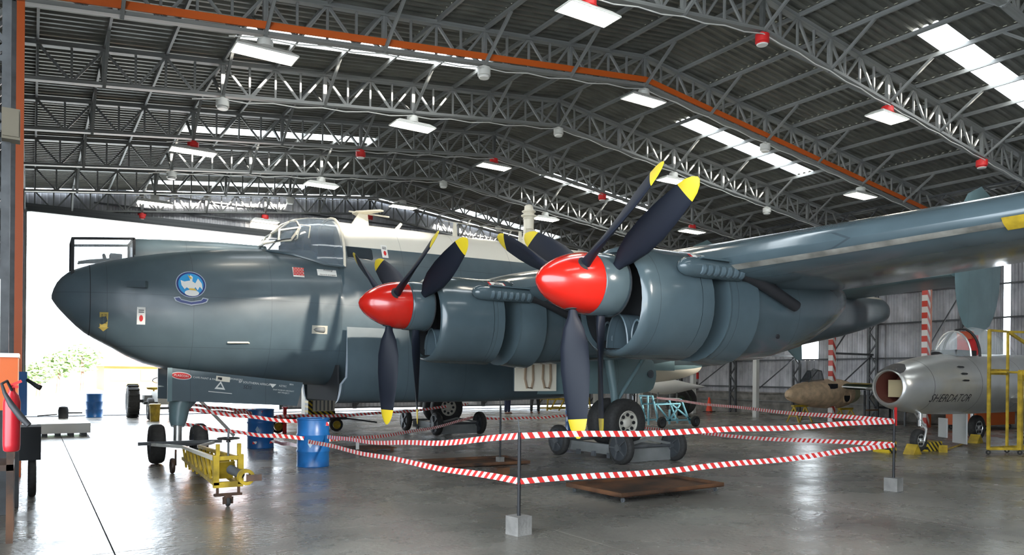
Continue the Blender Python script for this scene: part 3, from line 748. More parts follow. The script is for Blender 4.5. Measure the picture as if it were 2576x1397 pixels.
# ------------------------------------------------------------------ wings
WY = [YC, 14.7, 12.0, 9.8, 7.7, 5.5, 3.0, 0, -2.0, -2.35]
WLE = [7.25, 7.25, 7.25, 7.45, 7.75, 8.15, 8.6, 9.2, 9.65, 10.1]
WTE = [12.6, 12.6, 12.6, 12.4, 12.15, 11.95, 11.7, 11.35, 11.1, 10.9]
WZ = [3.28, 3.28, 3.28, 3.27, 3.31, 3.38, 3.48, 3.66, 3.80, 3.83]
WT = [.95, .95, .92, .80, .74, .66, .56, .44, .34, .10]
def foil(c0, c1, z, t, n=16):
    up = []; lo = []
    for i in range(n+1):
        q = (1-math.cos(PI*i/n))/2; th = 5*t*(.2969*math.sqrt(q)-.126*q-.3516*q*q+.2843*q**3-.1036*q**4)
        up.append((c0+(c1-c0)*q, z+th*1.12)); lo.append((c0+(c1-c0)*q, z-th*.88))
    return lo[::-1]+up[1:-1]
for s in (-1, 1):
    b = MB(); rg = []
    for y, a, e, z, t in zip(WY, WLE, WTE, WZ, WT):
        yy_ = YC+s*(YC-y); rg.append([(px, yy_, pz) for px, pz in foil(a, e, z, t)])
    b.loft(rg); o = b.build('wing', M_GLOSS, AP, 40)
# de-icer strip (worn bare metal) and yellow band under the port leading edge
def wing_at(y):
    return [float(np.interp(-y, [-q for q in WY], L)) for L in (WLE, WTE, WZ, WT)]
def wstrip(y0, y1, q0, q1, name, M, lower=True, lift=.006):
    b = MB(); rg = []
    for y in np.linspace(y0, y1, 8):
        a, e, z, t = wing_at(y); r = []
        for q in np.linspace(q0, q1, 5):
            th = 5*t*(.2969*math.sqrt(q)-.126*q-.3516*q*q+.2843*q**3-.1036*q**4)
            r.append((a+(e-a)*q-lift*(1-q)*1.5, y, z-th*.88-lift if lower else z+th*1.12+lift))
        rg.append(r)
    b.loft(rg, cap=False, closed=False); return b.build(name, M, AP, 40)
wstrip(7.0, -1.8, .012, .034, 'leading_edge_strip', mat('worn_strip', (.26, .25, .22), .4, .3, .4, 4))
wstrip(3.75, 3.35, .003, .05, 'yellow_band', M_YEL, lift=.012)
b = wstrip(3.3, 2.5, .10, .17, 'pale_plate', mat('pale_plate', (.4, .4, .38), .4), lift=.02)

# tail
for s in (-1, 1):
    b = MB(); yf = YC+s*5.2; rg = []
    for t in np.linspace(-1, 1, 15):
        z = 5.15+2.17*t; ch = 2.6*(1-abs(t)**2.6)**.5*1.0+.03; xm = 22.95+.12*t
        prof = foil(xm-ch/2, xm+ch/2, 0, .16*(1-abs(t)**3)**.5+.005, 8); rg.append([(px, yf+pz, z) for px, pz in prof])
    b.loft(rg); b.build('tail_fin', M_PAINT2, AP, 40)
    b = MB(); b.loft([[(px, YC+s*yy_, pz) for px, pz in foil(21.5, 24.6-.1*yy_, 4.55+.02*yy_, .30-.03*yy_, 8)] for yy_ in (0, 5.15)]); b.build('tailplane', M_PAINT2, AP, 40)

# ------------------------------------------------------------------ engines
def engine(yc, dx, zc=2.93, side=-1, front=(-55, 65, 185), rear=(-59, 62, 182), rl=11.5, R=2.03):
    """dx: cowling lip x"""
    XL_ = dx; zr = zc-.22
    # nacelle cowling: lip, ring, panels, gills, afterbody
    def ring(x, hw, zt, zb, n=32, p=2.15):
        zm = (zt+zb)/2; h = (zt-zb)/2; r = []
        for k in range(n):
            a = 2*PI*k/n; c, s_ = math.cos(a), math.sin(a); r.append((x, yc+hw*math.copysign(abs(c)**(2/p), c), zm+h*math.copysign(abs(s_)**(2/p), s_)))
        return r
    T, B = zc+.56, zc-.98
    b = MB(); b.loft([ring(XL_+.55, .60, T-.14, B+.12), ring(XL_+.06, .605, T-.15, B+.12)], cap=False); sl_ = b.build('intake_sleeve', M_DARKIN, AP, 50)
    b = MB(); b.loft([ring(XL_+.05, .605, T-.15, B+.12), ring(XL_-.02, .63, T-.11, B+.09), ring(XL_, .67, T-.06, B+.05), ring(XL_+.1, .71, T-.02, B+.02), ring(XL_+.55, .745, T, B), ring(XL_+.95, .76, T, B-.005)], cap=False)
    n1 = b.build('cowl_ring', M_GLOSS, AP, 50)
    b = MB(); b.loft([ring(XL_+.53, .61, T-.14, B+.12), ring(XL_+.55, .05, zc-.1, B+.9)], cap=True); b.build('intake_bulkhead', M_DARKIN, n1)
    b = MB()   # chin intake duct dividers
    for cy_, hw_, ht_, xx_ in ((0, .19, .46, .12), (-.30, .09, .26, .2), (.30, .09, .26, .2)):
        o_ = [(XL_+xx_, yc+cy_+hw_*math.cos(PI*k/12)*(1.15-.15*math.sin(PI*k/12)), B+.15+abs(cy_)*.35+ht_*math.sin(PI*k/12)**.8) for k in range(13)]
        i_ = [(x+.35, yc+cy_+(y-yc-cy_)*.85, z) for x, y, z in o_]
        b.loft([o_, i_], cap=False, closed=False); b.tube(o_, .016, 6)
    b.build('intake_duct', M_PAINT, n1, 50)
    b = MB(); b.loft([ring(XL_+.96, .757, T, B), ring(XL_+1.17, .765, T+.01, B-.01)], cap=False); n2 = b.build('cowl_panel', M_GLOSS, AP, 50)
    b = MB()   # gill flap: lower two thirds, proud of the skin
    g = []
    for x, d in ((XL_+1.53, .0), (XL_+1.75, .03), (XL_+2.02, .055)):
        R_ = ring(x, .765+d, T+.01+d, B-.01-d); g.append([R_[k % 32] for k in range(14, 35)])
    gi = [[(p[0], yc+(p[1]-yc)*.97, p[2]+.015) for p in r] for r in g]
    b.loft(g, cap=False, closed=False); b.loft([g[-1], gi[-1]], cap=False, closed=False); b.build('gill_flap', M_GLOSS, AP, 50)
    b = MB(); zw = 3.3
    L = rl-XL_
    b.loft([ring(XL_+1.5, .76, T+.01, B-.01), ring(XL_+2.1, .75, T, B), ring(XL_+2.9, .74, T-.02, B+.04), ring(XL_+.74*L, .68, T-.08, B+.22), ring(XL_+.87*L, .56, T-.12, B+.50), ring(XL_+.95*L, .40, T-.2, B+.74), ring(rl-.03, .18, T-.28, B+.92), ring(rl, .02, T-.40, B+1.05)])
    n3 = b.build('nacelle', M_GLOSS, AP, 50)
    for (x, z) in ((XL_+2.5, zc-.62), (XL_+2.1, zc+.24)):
        b = MB(); b.lathe([(.035, -.02), (.035, .0)], 10, (x, yc+side*.745, z), 'Y'); b.build('access_port', M_BLACK, n3)
    # exhaust shroud and pipe on the side
    ys = yc+side*.70; zx = zc+.24; xe = XL_+.62
    b = MB(); rr = []
    for x, r in ((xe-.10, .015), (xe-.06, .08), (xe+.02, .12), (xe+.2, .135), (xe+1.05, .135), (xe+1.12, .11)): rr.append([(x, ys+side*.03+r*.95*math.cos(2*PI*k/14), zx+r*math.sin(2*PI*k/14)) for k in range(14)])
    b.loft(rr); ex = b.build('exhaust_shroud', M_GLOSS, AP, 50)
    for j in range(7):
        x = xe+.24+j*.125; bb = MB(); bb.lathe([(.03, -.045), (.075, -.03), (.085, .02), (.05, .05)], 10, (x, ys+side*.10, zx-.03), 'X'); bb.build('exhaust_stub', M_PAINT, ex, 50)
    b = MB(); b.bbox((xe+.2, ys+side*.02, zx+.10), (xe+1.08, ys+side*.17, zx+.125)); b.build('shroud_lip', M_GLOSS, ex)
    b = MB(); b.tube([(xe+1.05, ys+side*.05, zx-.02), (xe+1.25, ys+side*.08, zx-.05), (xe+1.5, ys+side*.11, zx-.15), (xe+2.15, ys+side*.16, zx-.42)], [.085, .09, .085, .08], 12); b.build('exhaust_pipe', M_BLACK, AP, 50)
    # warning notice plate
    Rn = [(XL_+1.0, 60), (XL_+1.34, 60), (XL_+1.34, 47), (XL_+1.0, 47)]
    def nac(x, deg, off=.012):
        a = math.radians(deg); p = 2.15; c, s_ = -side*0+side*math.cos(a), math.sin(a); zm = (T+B)/2; h = (T-B)/2
        return (x, yc+(.775+off)*math.copysign(abs(c)**(2/p), c), zm+(h+off+.005)*math.copysign(abs(s_)**(2/p), s_))
    b = MB(); b.add([nac(x, d) for x, d in Rn], [(0,1,2,3)]); b.build('notice_plate', M_REDSIGN, n3)
    b = MB(); b.add([nac(x, d, .018) for x, d in ((XL_+1.03, 58.5), (XL_+1.31, 58.5), (XL_+1.31, 48.5), (XL_+1.03, 48.5))], [(0,1,2,3)]); b.build('notice_face', M_WHITE, n3)
    for d, w_ in ((55.5, .10), (52, .18)):
        b = MB(); b.add([nac(x, dd, .022) for x, dd in ((XL_+1.17-w_/2, d+.9), (XL_+1.17+w_/2, d+.9), (XL_+1.17+w_/2, d-.7), (XL_+1.17-w_/2, d-.7))], [(0,1,2,3)]); b.build('notice_line', M_BLACK, n3)
    # spinner
    xt = XL_-1.22; b = MB(); pr = [(.004, xt)]
    for q in np.linspace(.04, 1, 12): pr.append((.405*(1-(1-q)**1.9)**.62, xt+.80*q))
    b.lathe(pr, 32, (0, yc, zc), 'X'); spn = b.build('spinner', M_RED, AP, 50)
    b = MB(); b.lathe([(.40, xt+.805), (.415, xt+.82), (.425, xt+1.15), (.415, xt+1.22), (.33, xt+1.24)], 32, (0, yc, zc), 'X'); spr = b.build('rear_spinner', M_GLOSS, AP, 50)
    b = MB(); b.lathe([(.427, xt+1.2), (.431, xt+1.21), (.427, xt+1.22)], 32, (0, yc, zc), 'X'); b.build('spinner_seam', M_DARKIN, spr)
    for (xh, angs, hand, par, nm) in ((xt+.55, front, 1, spn, 'front_propeller'), (xt+1.02, rear, -1, spr, 'rear_propeller')):
        for a in angs:
            q = Matrix.Rotation(math.radians(-a), 3, 'X')
            b = MB(); b.lathe([(.07, .18), (.105, .30), (.105, .36), (.06, .37)], 14, (0, 0, 0)); b.v = [tuple(q @ Vector(p)+Vector((xh, yc, zc))) for p in b.v]
            b.build('blade_cuff', M_DARKIN, par, 50)
            # blade along +Z, twisted section
            bl = MB(); rings = []; st = [(.34, .075, .070, 62), (.45, .10, .06, 60), (.60, .19, .05, 52), (.85, .26, .04, 44), (1.15, .275, .032, 37), (1.45, .25, .024, 31), (1.70, .21, .017, 27), (1.78, .195, .015, 26), (1.90, .155, .012, 25), (1.98, .10, .009, 24), (2.03, .03, .004, 24)]
            for r, ch, th, tw in st:
                t = math.radians(tw)*hand; rr = []
                for k in range(14):
                    aa = 2*PI*k/14; e = ch/1.05*math.cos(aa)*.74; h = th*math.sin(aa)*(1-.35*math.cos(aa))
                    # chord direction: tangential (Y) rotated towards X by the pitch angle
                    x = e*math.sin(t)+h*math.cos(t); y = e*math.cos(t)-h*math.sin(t); rr.append((x, y, r*R/2.03))
                rings.append(rr)
            bl.loft(rings[:8]+[rings[7]]+rings[8:])
            bl.v = [tuple(q @ Vector(p)+Vector((xh, yc, zc))) for p in bl.v]
            o = bl.build('propeller_blade', [M_BLADE, M_YTIP], AP, 50)
            lim = 1.775*R/2.03
            for p in o.data.polygons:
                cc = Vector(p.center)+Vector(ORG[o]); p.material_index = 1 if (cc-Vector((xh, yc, zc))).length > lim else 0
engine(7.7, 6.55)
engine(11.7, 5.75, 2.89, front=(-62, 58, 178), rear=(-64, 60, 184), rl=12.9)
engine(2*YC-11.7, 5.75, 2.89, rl=12.9, side=-1, front=(30, 150, 270), rear=(0, 120, 240))
engine(2*YC-7.7, 6.55, side=-1, front=(10, 130, 250), rear=(40, 160, 280))
# black streaked firewall area between nacelles
# main gear: twin wheels, leg, doors
def wheel(b, c, r, w_, ax, n=28, hub=.5):
    x = w_/2; b.lathe([(r*hub, -x*.75), (r*.72, -x), (r*.9, -x*.92), (r*.985, -x*.6), (r, -x*.2), (r, x*.2), (r*.985, x*.6), (r*.9, x*.92), (r*.72, x), (r*hub, x*.75), (r*hub, -x*.75)], n, c, ax, 0); n_ = n; b.f = [f for f in b.f if len(f) != n_]; b.m = b.m[:len(b.f)]
def hub_disc(b, c, r, w_, ax, n=24, holes=8, mi=0, side=-1):
    """dished hub with raised rim, centre boss and slots as separate raised spokes"""
    x = w_/2; b.lathe([(r*.99, side*x*.76), (r*.93, side*x*.80), (r*.88, side*x*.62), (r*.45, side*x*.50), (r*.38, side*x*.70), (r*.22, side*x*.78), (.001, side*x*.80)], n, c, ax, mi); b.f = [f for f in b.f if len(f) != n]; b.m = b.m[:len(b.f)]
def gear(yc, tag_):
    g = AP
    for dy in (-.26, .26):
        b = MB(); cc = (10.36, yc+dy, .76); wheel(b, (cc[0], cc[1], cc[2]), .50, .34, 'Y'); ty = b.build('main_tyre', M_RUBBER, g, 50)
        for sd in (-1, 1):
            b = MB(); hub_disc(b, cc, .255, .34, 'Y', side=sd); hb = b.build('wheel_hub', M_HUB, ty, 50)
            if sd < 0:
                for k in range(8):
                    a = 2*PI*k/8; b = MB(); b.lathe([(.038, -.012), (.038, .012)], 8, (cc[0]+.165*math.cos(a), cc[1]+sd*.105, cc[2]+.165*math.sin(a)), 'Y'); b.build('hub_hole', M_BLACK, ty)
    b = MB(); b.tube([(10.36, yc-.1, .76), (10.36, yc+.1, .76)], .07, 10); b.tube([(10.36, yc, .76), (10.3, yc, 1.4), (10.1, yc, 2.3)], [.06, .09, .11], 12)
    b.tube([(10.3, yc, 1.1), (11.2, yc, 2.2)], .045, 8); b.build('gear_leg', M_PAINT2, g, 50)
gear(11.98, 'port'); gear(19.85, 'starboard')
# inboard main gear door (long curved panel inboard of the wheels) and the open inner door showing pale ribs
for s, yd in ((-1, 12.75), (1, 2*YC-12.75)):
    b = MB(); rg = []
    for x in (8.9, 9.2, 11.7, 12.05, 12.15):
        e = .0 if x < 11.8 else (.05 if x < 12.1 else .12)
        rg.append([(x, yd+s*.10*math.sin(PI*t), 1.33+e+(.86-2*e)*t) for t in np.linspace(0, 1, 7)]+[(x, yd+s*.10*math.sin(PI*t)+.05, 1.33+e+(.86-2*e)*t) for t in np.linspace(1, 0, 7)])
    b.loft(rg); dd = b.build('gear_door', M_PAINT2, AP, 40)
    if s < 0:
        b = MB(); b.lathe([(.095, -.03), (.08, 0.01), (.02, .02)], 20, (11.95, yd-.10, 1.78), 'Y'); b.build('round_light', M_GLASSD, dd, 50)
b = MB(); b.bbox((8.2, 12.56, 1.40), (9.22, 12.60, 2.0)); idr = b.build('inner_gear_door', M_CREAM, AP, label='pale inner face of the open gear door')
for x in (8.42, 8.86):
    b = MB(); b.tube([(x+.02, 12.55, 1.98), (x, 12.54, 1.65), (x+.05, 12.54, 1.47), (x+.16, 12.54, 1.46), (x+.2, 12.54, 1.62), (x+.2, 12.55, 1.98)], .028, 6); b.build('door_rib', mat('rib_brown', (.28, .2, .13), .6), idr, 50)
MB().bbox((8.2, 12.60, 1.40), (9.22, 12.64, 2.0)).build('door_skin', M_PAINT, AP)
# nose gear
for dx in (-.37, .37):
    b = MB(); cc = (2.35+dx, 15.3, .37); wheel(b, cc, .37, .26, 'X', 24); ty = b.build('nose_tyre', M_RUBBER, AP, 50)
    for sd in (-1, 1): b = MB(); hub_disc(b, cc, .19, .26, 'X', side=sd); b.build('wheel_hub', M_HUBD, ty, 50)
b = MB(); b.tube([(2.0, 15.3, .37), (2.7, 15.3, .37)], .05, 10); b.tube([(2.35, 15.35, .37), (2.37, 15.45, .85)], .075, 14); b.build('oleo', M_SILVER, AP, 50)
b = MB(); b.tube([(2.36, 15.42, .68), (2.37, 15.45, .80), (2.40, 15.5, 1.05), (2.50, 15.55, 1.25), (2.55, 15.6, 1.7)], [.12, .16, .19, .27, .33], 16); b.build('nose_leg', M_PAINT2, AP, 50)
for s, yd in ((-1, 15.25), (1, 16.65)):
    b = MB(); q = [(2.17, 1.18), (2.17, 1.80), (4.72, 1.53), (4.60, 1.05)]; b.prism(q, yd, yd+.06, 'Y'); dd = b.build('nose_gear_door', M_PAINT, AP)
    if s < 0:
        ND = dd
        b = MB(); b.prism([(2.15, 1.16), (2.15, 1.80), (2.23, 1.80), (2.23, 1.17)], yd-.02, yd, 'Y'); b.build('door_hinge_strip', M_PAINT2, dd)
def on_door(x, z, rot=-.105, lift=.006):
    def f(a, c): return (x+a*math.cos(rot)-c*math.sin(rot), 15.25-lift, z+a*math.sin(rot)+c*math.cos(rot))
    return f
def dpos(u, v): p = at(u, v, Y=15.25); return p.x, p.z
for s_, size, (u, v), M in (('PLASCON', .058, (456, 946), M_TEXTW), ('CAPE PAINT & PANEL', .052, (520, 953), M_TEXTW), ('SPONSORS', .05, (594, 955), M_TEXTW), ('BP SOUTHERN AFRICA', .06, (640, 965), M_TEXTW),
    ('SDS', .10, (622, 975), M_TEXTK), ('AZTEC', .05, (711, 972), M_TEXTW), ('BEN', .045, (733, 968), M_TEXTW), ('SAAF MUSEUM AIRCRAFT', .038, (713, 983), M_TEXTW), ('ART PROJECT', .038, (713, 989), M_TEXTW),
    ('www.', .03, (555, 982), M_TEXTW), ('restored by volunteers', .028, (554, 987), M_TEXTW)):
    if s_ in ('www.', 'restored by volunteers'): continue
    text(s_, size, on_door(*dpos(u, v), lift=.012), 'lettering', M, ND, shear=.15 if size > .06 else 0)
def flat(poly, u, v, name, M, lift): 
    f = on_door(*dpos(u, v), lift=lift); b = MB(); b.add([f(a, c) for a, c in poly], [tuple(range(len(poly)))]); b.build(name, M, ND)
flat(circ(.185, 28, 0, 0, .07), 456, 946, 'sponsor_oval', M_WHITE, .003); flat(circ(.17, 28, 0, 0, .058), 456, 946, 'sponsor_oval', M_REDSIGN, .006)
flat(rect(-.13, -.05, .13, .05), 561, 954, 'sponsor_plate', M_CREAM, .006); flat(rect(-.10, -.025, -.02, .025), 561, 954, 'plate_mark', M_BLACK, .01)
for s_ in (0, 1):
    k_ = 1-.5*s_; flat([(-.1*k_, -.07*k_), (.1*k_, -.07*k_), (.0, .09*k_)], 554, 971, 'triangle_logo', M_TEXTW if s_ == 0 else M_PAINT, .005+.004*s_)
flat([(-.07, .03), (.07, .03), (0, -.05)], 686, 970, 'triangle_logo', M_TEXTW, .006)
flat(rect(-.22, -.006, .22, .006), 554, 988, 'rule_line', M_TEXTW, .006)

# ------------------------------------------------------------------ wheel dollies under the main wheels
def dolly(yc, label):
    t = thing('wheel_dolly', label, 'dolly', (10.34, yc, 0), group='wheel dollies under the bomber')
    x0, x1 = 9.64, 11.05; ya, yb = yc-1.02, yc+1.02
    for k, (x, y) in enumerate(((x0, ya), (x1, ya), (x0, yb), (x1, yb))):
        c = (x, y, .33); b = MB(); wheel(b, c, .33, .15, 'X', 26, .74); b.lathe([(.245, -.06), (.245, .06)], 26, c, 'X')
        w_ = b.build('dolly_tyre', M_RUBBER, t, 50)
        b = MB()
        for a in range(5):
            q = a*2*PI/5; b.bar((x-.075, y+.05*math.cos(q), .33+.05*math.sin(q)), (x-.075, y+.24*math.cos(q), .33+.24*math.sin(q)), .07, .02)
        b.lathe([(.07, -.12), (.08, -.06), (.08, 0)], 12, c, 'X'); b.build('spoke_hub', M_STEELD, w_, 40)
        b = MB(); b.lathe([(.25, -.078), (.235, -.085), (.235, -.06), (.25, -.055)], 26, c, 'X'); b.build('rim', M_HUBD, w_, 50)
    for x, nm in ((9.86, 'side_beam'), (10.86, 'side_beam')): MB().box((x, yc, .235), (.12, 1.75, .20)).build(nm, M_STEEL, t)
    MB().bbox((9.8, yc-.75, .14), (10.95, yc+.75, .26)).build('deck', M_STEELD, t)
    b = MB(); b.prism([(9.78, .03), (11.0, .03), (10.95, .36), (9.9, .36)], ya+.02, ya+.05, 'Y'); b.build('end_plate', M_STEEL, t)
    for s in (1, -1):
        b = MB(); b.bar((x0 if s > 0 else x1, ya, .34), (10.3, ya, .48), .05); b.build('end_brace', M_STEEL, t)
    b = MB(); b.tube([(x0, ya, .33), (x1, ya, .33)], .035, 8); b.build('axle', M_STEELD, t); b = MB(); b.tube([(x0, yb, .33), (x1, yb, .33)], .035, 8); b.build('axle', M_STEELD, t)
    for k in range(3): MB().box((9.78, yc-.5+k*.5, .12), (.06, .1, .1)).build('foot_block', M_STEELD, t)
dolly(12.0, 'steel wheel dolly under the near main wheels, behind the red-white tape')
dolly(19.85, 'steel wheel dolly under the far main wheels of the bomber')

# ------------------------------------------------------------------ yellow tow bar
T_ = thing('tow_bar', 'yellow lattice tow bar with handwheel hooked to the nose wheels', 'tow bar', (2.2, 10, 0))
b = MB()
ra, rb = Vector((2.35, 13.9, .42)), Vector((2.13, 10.05, .60)); lo = Vector((0, 0, -.32)); wd = Vector((.13, 0, 0))
for s in (-1, 1):
    MB().bar(ra+wd*s, rb+wd*s, .05, .05).build('top_rail', M_CREAM if s < 0 else M_YEL, T_, label='worn pale yellow top rail' if s < 0 else None)
    MB().bar(ra+wd*s+lo*.6, rb+wd*s+lo, .05, .05).build('bottom_rail', M_YEL, T_)
for i in range(9):
    t = (i+.5)/9; p = ra+(rb-ra)*t
    q = MB(); q.box(p+lo*.5, (.24, .02, .26), Matrix.Rotation(.5, 3, 'X')); q.build('cross_plate', M_YEL, T_)
for s in (-1, 1):
    for i in range(8):
        p = ra+(rb-ra)*(i/8)+wd*s; q = ra+(rb-ra)*((i+1)/8)+wd*s+lo*.95; MB().bar(p, q, .03, .06).build('side_lacing', M_YEL, T_)
for s in (-1, 1): MB().bar((1.85 if s < 0 else 2.9, 14.85, .40), (2.35+s*.12, 13.9, .42), .05, .05).build('fork_arm', M_STEELW, T_)
b = MB(); b.bar((1.62, 14.86, .42), (3.05, 14.86, .42), .06); b.build('cross_bar', M_STEELD, T_)
b = MB(); b.lathe([(.40, .34), (.46, .36), (.46, .39), (.40, .40)], 24, (2.36, 15.25, 0)); b.build('ring_frame', M_STEELD, T_, 40)
fy_ = 9.98; b = MB()
for s in (-1, 1): MB().bar((2.13+s*.15, fy_, .28), (2.13+s*.15, fy_, .66), .07).build('front_post', M_YEL, T_)
MB().bar((1.95, fy_, .28), (2.31, fy_, .28), .07).build('front_sill', M_YEL, T_); MB().bar((1.95, fy_, .62), (2.31, fy_, .62), .05).build('front_head', M_YEL, T_)
for s in (-1, 1):
    MB().bar((2.13+s*.13, fy_-.01, .02+.12), (2.13+s*.13, fy_-.01, .78), .03).build('caster_post', M_RUST, T_)
    MB().bar((2.13+s*.13, fy_-.01, .66), (2.13+s*.13, fy_-.01, .80), .045).build('post_cap', M_YEL, T_)
MB().bar((1.96, fy_, .15), (2.30, fy_, .15), .07, .03).build('caster_bar', M_RUST, T_)
b = MB(); b.bar((2.13, fy_, .14), (2.13, fy_, .10), .08); b.bar((2.09, fy_, .12), (2.09, fy_, .03), .015, .05); b.bar((2.17, fy_, .12), (2.17, fy_, .03), .015, .05); b.build('caster_fork', M_RUST, T_)
b = MB(); wheel(b, (2.13, fy_, .065), .065, .05, 'X', 16); b.build('caster_wheel', M_RUBBER, T_, 50)
b = MB(); b.tube([(2.13, fy_, .6), (2.13, fy_, .98)], .014, 8); b.build('screw_shaft', M_STEELD, T_)
b = MB(); b.lathe([(.13, .86), (.145, .87), (.13, .88), (.115, .87), (.13, .86)], 20, (2.13, fy_, 0)); b.lathe([(.03, .82), (.02, .87)], 8, (2.13, fy_, 0))
for k in range(4): b.bar((2.13, fy_, .85), (2.13+.13*math.cos(k*PI/2), fy_+.13*math.sin(k*PI/2), .87), .02)
b.build('handwheel', M_BLACK, T_, 40)
b = MB(); b.tube([(2.16, fy_, .47), (2.24, 9.75, .42)], [.06, .05], 12); b.build('drawbar', M_STEELD, T_, 50)
b = MB(); b.lathe([(.06, -.05), (.10, -.05), (.10, .05), (.06, .05), (.06, -.05)], 18, (2.28, 9.68, .40), 'Y'); b.build('tow_eye', M_YEL, T_, 40)
b = MB(); b.bar((2.28, 9.66, .39), (2.46, 9.62, .39), .05, .08); b.build('tow_hook', M_RUST, T_)
for s, x in ((-1, 2.02), (1, 2.55)):
    b = MB(); wheel(b, (x, 13.7, .13), .13, .07, 'X', 16); w_ = b.build('side_wheel', M_RUST, T_, 50); MB().bar((x+.05, 13.7, .13), (x+.05, 13.7, .40), .03).build('side_wheel_post', M_RUST, T_)

# ------------------------------------------------------------------ drums
def drum(x, y, label, tape_mark=False, rz=0.):
    t = thing('oil_drum', label, 'drum', (x, y, 0), rz, group='blue steel drums')
    r = .29; b = MB(); pr = [(r*.96, .012), (r, .0), (r+.008, .012), (r, .03)]
    for z in (.29, .59): pr += [(r, z-.03), (r+.013, z-.01), (r+.013, z+.01), (r, z+.03)]
    pr += [(r, .86), (r+.009, .87), (r+.009, .89), (r-.01, .895), (r-.015, .875), (.001, .875)]
    b.lathe(pr, 40, (x, y, 0)); b.build('shell', M_BLUE, t, 40)
    b = MB(); b.lathe([(.03, .875), (.03, .9), (.001, .9)], 10, (x+.15, y-.1, 0)); b.build('bung', M_STEEL, t, 40)
    b = MB(); a0 = math.radians(-118)
    b.keepn = True
    q = lambda a, z: (x+(r+.004)*math.cos(a), y+(r+.004)*math.sin(a), z)
    if tape_mark: b.add([q(a0, .36), q(a0+.16, .44), q(a0, .52), q(a0-.16, .44)], [(0,1,2,3)]); b.build('diamond_label', mat('label_pale', (.3, .4, .5), .6), t)
drum(4.40, 13.58, 'blue steel drum nearest the camera, wrapped with red-white tape', True)
drum(4.44, 17.5, 'blue steel drum just behind the nearest one, under the fuselage', True)
drum(2.02, 32.3, 'distant blue steel drum standing in the open hangar doorway')
drum(14.5, 18.75, 'blue steel drum behind the near main wheels', True)

# ------------------------------------------------------------------ barrier posts and tapes
def post(x, y, label, h=1.1, s=.2, rz=.1):
    t = thing('barrier_post', label, 'post', (x, y, 0), 0, group='barrier posts on blocks')
    b = MB(); b.box((x, y, s/2), (s, s, s), Matrix.Rotation(rz, 3, 'Z')); b.build('block_base', M_CONC, t)
    b = MB(); b.tube([(x, y, s), (x, y, h)], .02, 8); b.build('rod', M_BLACK, t, 50)
    b = MB(); b.tube([(x, y, h), (x-.02, y, h+.14)], .006, 6); b.build('rod_tip', M_STEELD, t)
post(4.42, 6.68, 'black barrier post on concrete block nearest the camera', rz=.15)
post(11.12, 6.40, 'black barrier post on concrete block in front of the silver jet')
post(7.72, 12.35, 'thin barrier post standing in the flat tray under the inboard engine', 1.12, .12)
def tape(p, q, label, sag=.05, w_=.07, n=26, tilt=0., wave=.01, M=None):
    p, q = Vector(p), Vector(q); L = (q-p).length; vs = []; uv = []; d = (q-p).normalized(); sd = Vector((-d.y, d.x, 0))
    for i in range(n+1):
        t = i/n; c = p+(q-p)*t; c.z -= sag*4*t*(1-t); tw = tilt+.25*math.sin(t*5.3+p.x); c.z += wave*math.sin(t*17)
        up = Vector((0, 0, math.cos(tw)))+sd*math.sin(tw)
        vs += [c-up*w_/2, c+up*w_/2]; uv += [(t*L, 0), (t*L, 1)]
    fs = [(2*i, 2*i+2, 2*i+3, 2*i+1) for i in range(n)]
    me = bpy.data.meshes.new('barrier_tape'); me.from_pydata([tuple(v) for v in vs], [], fs); me.materials.append(M or M_TAPE)
    ul = me.uv_layers.new(name='UVMap')
    for lp in me.loops: ul.data[lp.index].uv = uv[lp.vertex_index]
    o = bpy.data.objects.new('barrier_tape', me); C.objects.link(o); tag(o, label, 'tape', 'red and white barrier tapes')
D1a, D1b = (4.15, 13.43, .55), (4.62, 13.38, .52)
P1t, P1b, P2t, P2b = (4.42, 6.66, 1.06), (4.42, 6.66, .57), (11.1, 6.38, 1.07), (11.1, 6.38, .71)
tape(P1t, P2t, 'upper tape from the nearest post to the post by the silver jet', .03)
tape(P1b, P2b, 'lower tape from the nearest post to the post by the silver jet', .05)
tape(P1t, (4.55, 13.25, .57), 'tape from the top of the nearest post to the nearest drum', .10, tilt=.15)
tape(P1b, (4.2, 13.25, .50), 'tape from low on the nearest post to the nearest drum', .03)
tape((2.45, 15.45, .72), (4.15, 13.33, .55), 'tape from the lower nose leg to the nearest drum', .04)
tape((2.5, 15.4, 1.0), (4.2, 17.3, .82), 'tape from the upper nose leg to the second drum', .02)
tape((2.6, 15.4, 1.0), (4.6, 13.3, .80), 'tape from the upper nose leg across the nearest drum top', .03)
tape((4.65, 13.5, .48), (10.9, 18.95, .50), 'tape from the nearest drum to the far wheel dolly', .12)
tape((10.95, 18.9, .45), (14.3, 18.5, .50), 'tape from the far wheel dolly to the drum behind the wheels', .04)
tape((3.2, 18.9, .95), (4.4, 17.2, .86), 'short tape slanting down behind onto the second drum', .02)
tape((4.2, 17.25, .14), (4.75, 17.25, .15), 'short tape stuck low around the second drum', 0, .06, 6)
tape((4.7, 17.4, .14), (4.3, 13.3, .42), 'tape low between the two near drums', .03)
tape((4.75, 17.4, .72), (11.2, 19.8, .85), 'tape running back from the second drum beneath the fuselage', .1)
tape(P2t, (17.7, 18.4, 1.03), 'tape from the post by the jet back to the light blue stand', .05)
tape(P2b, (14.6, 18.4, .40), 'lower tape from the post by the jet to the drum behind wheels', .12)
tape((7.7, 12.33, 1.0), P1t, 'faint tape between the thin post and the nearest post', .03, .03) if False else None

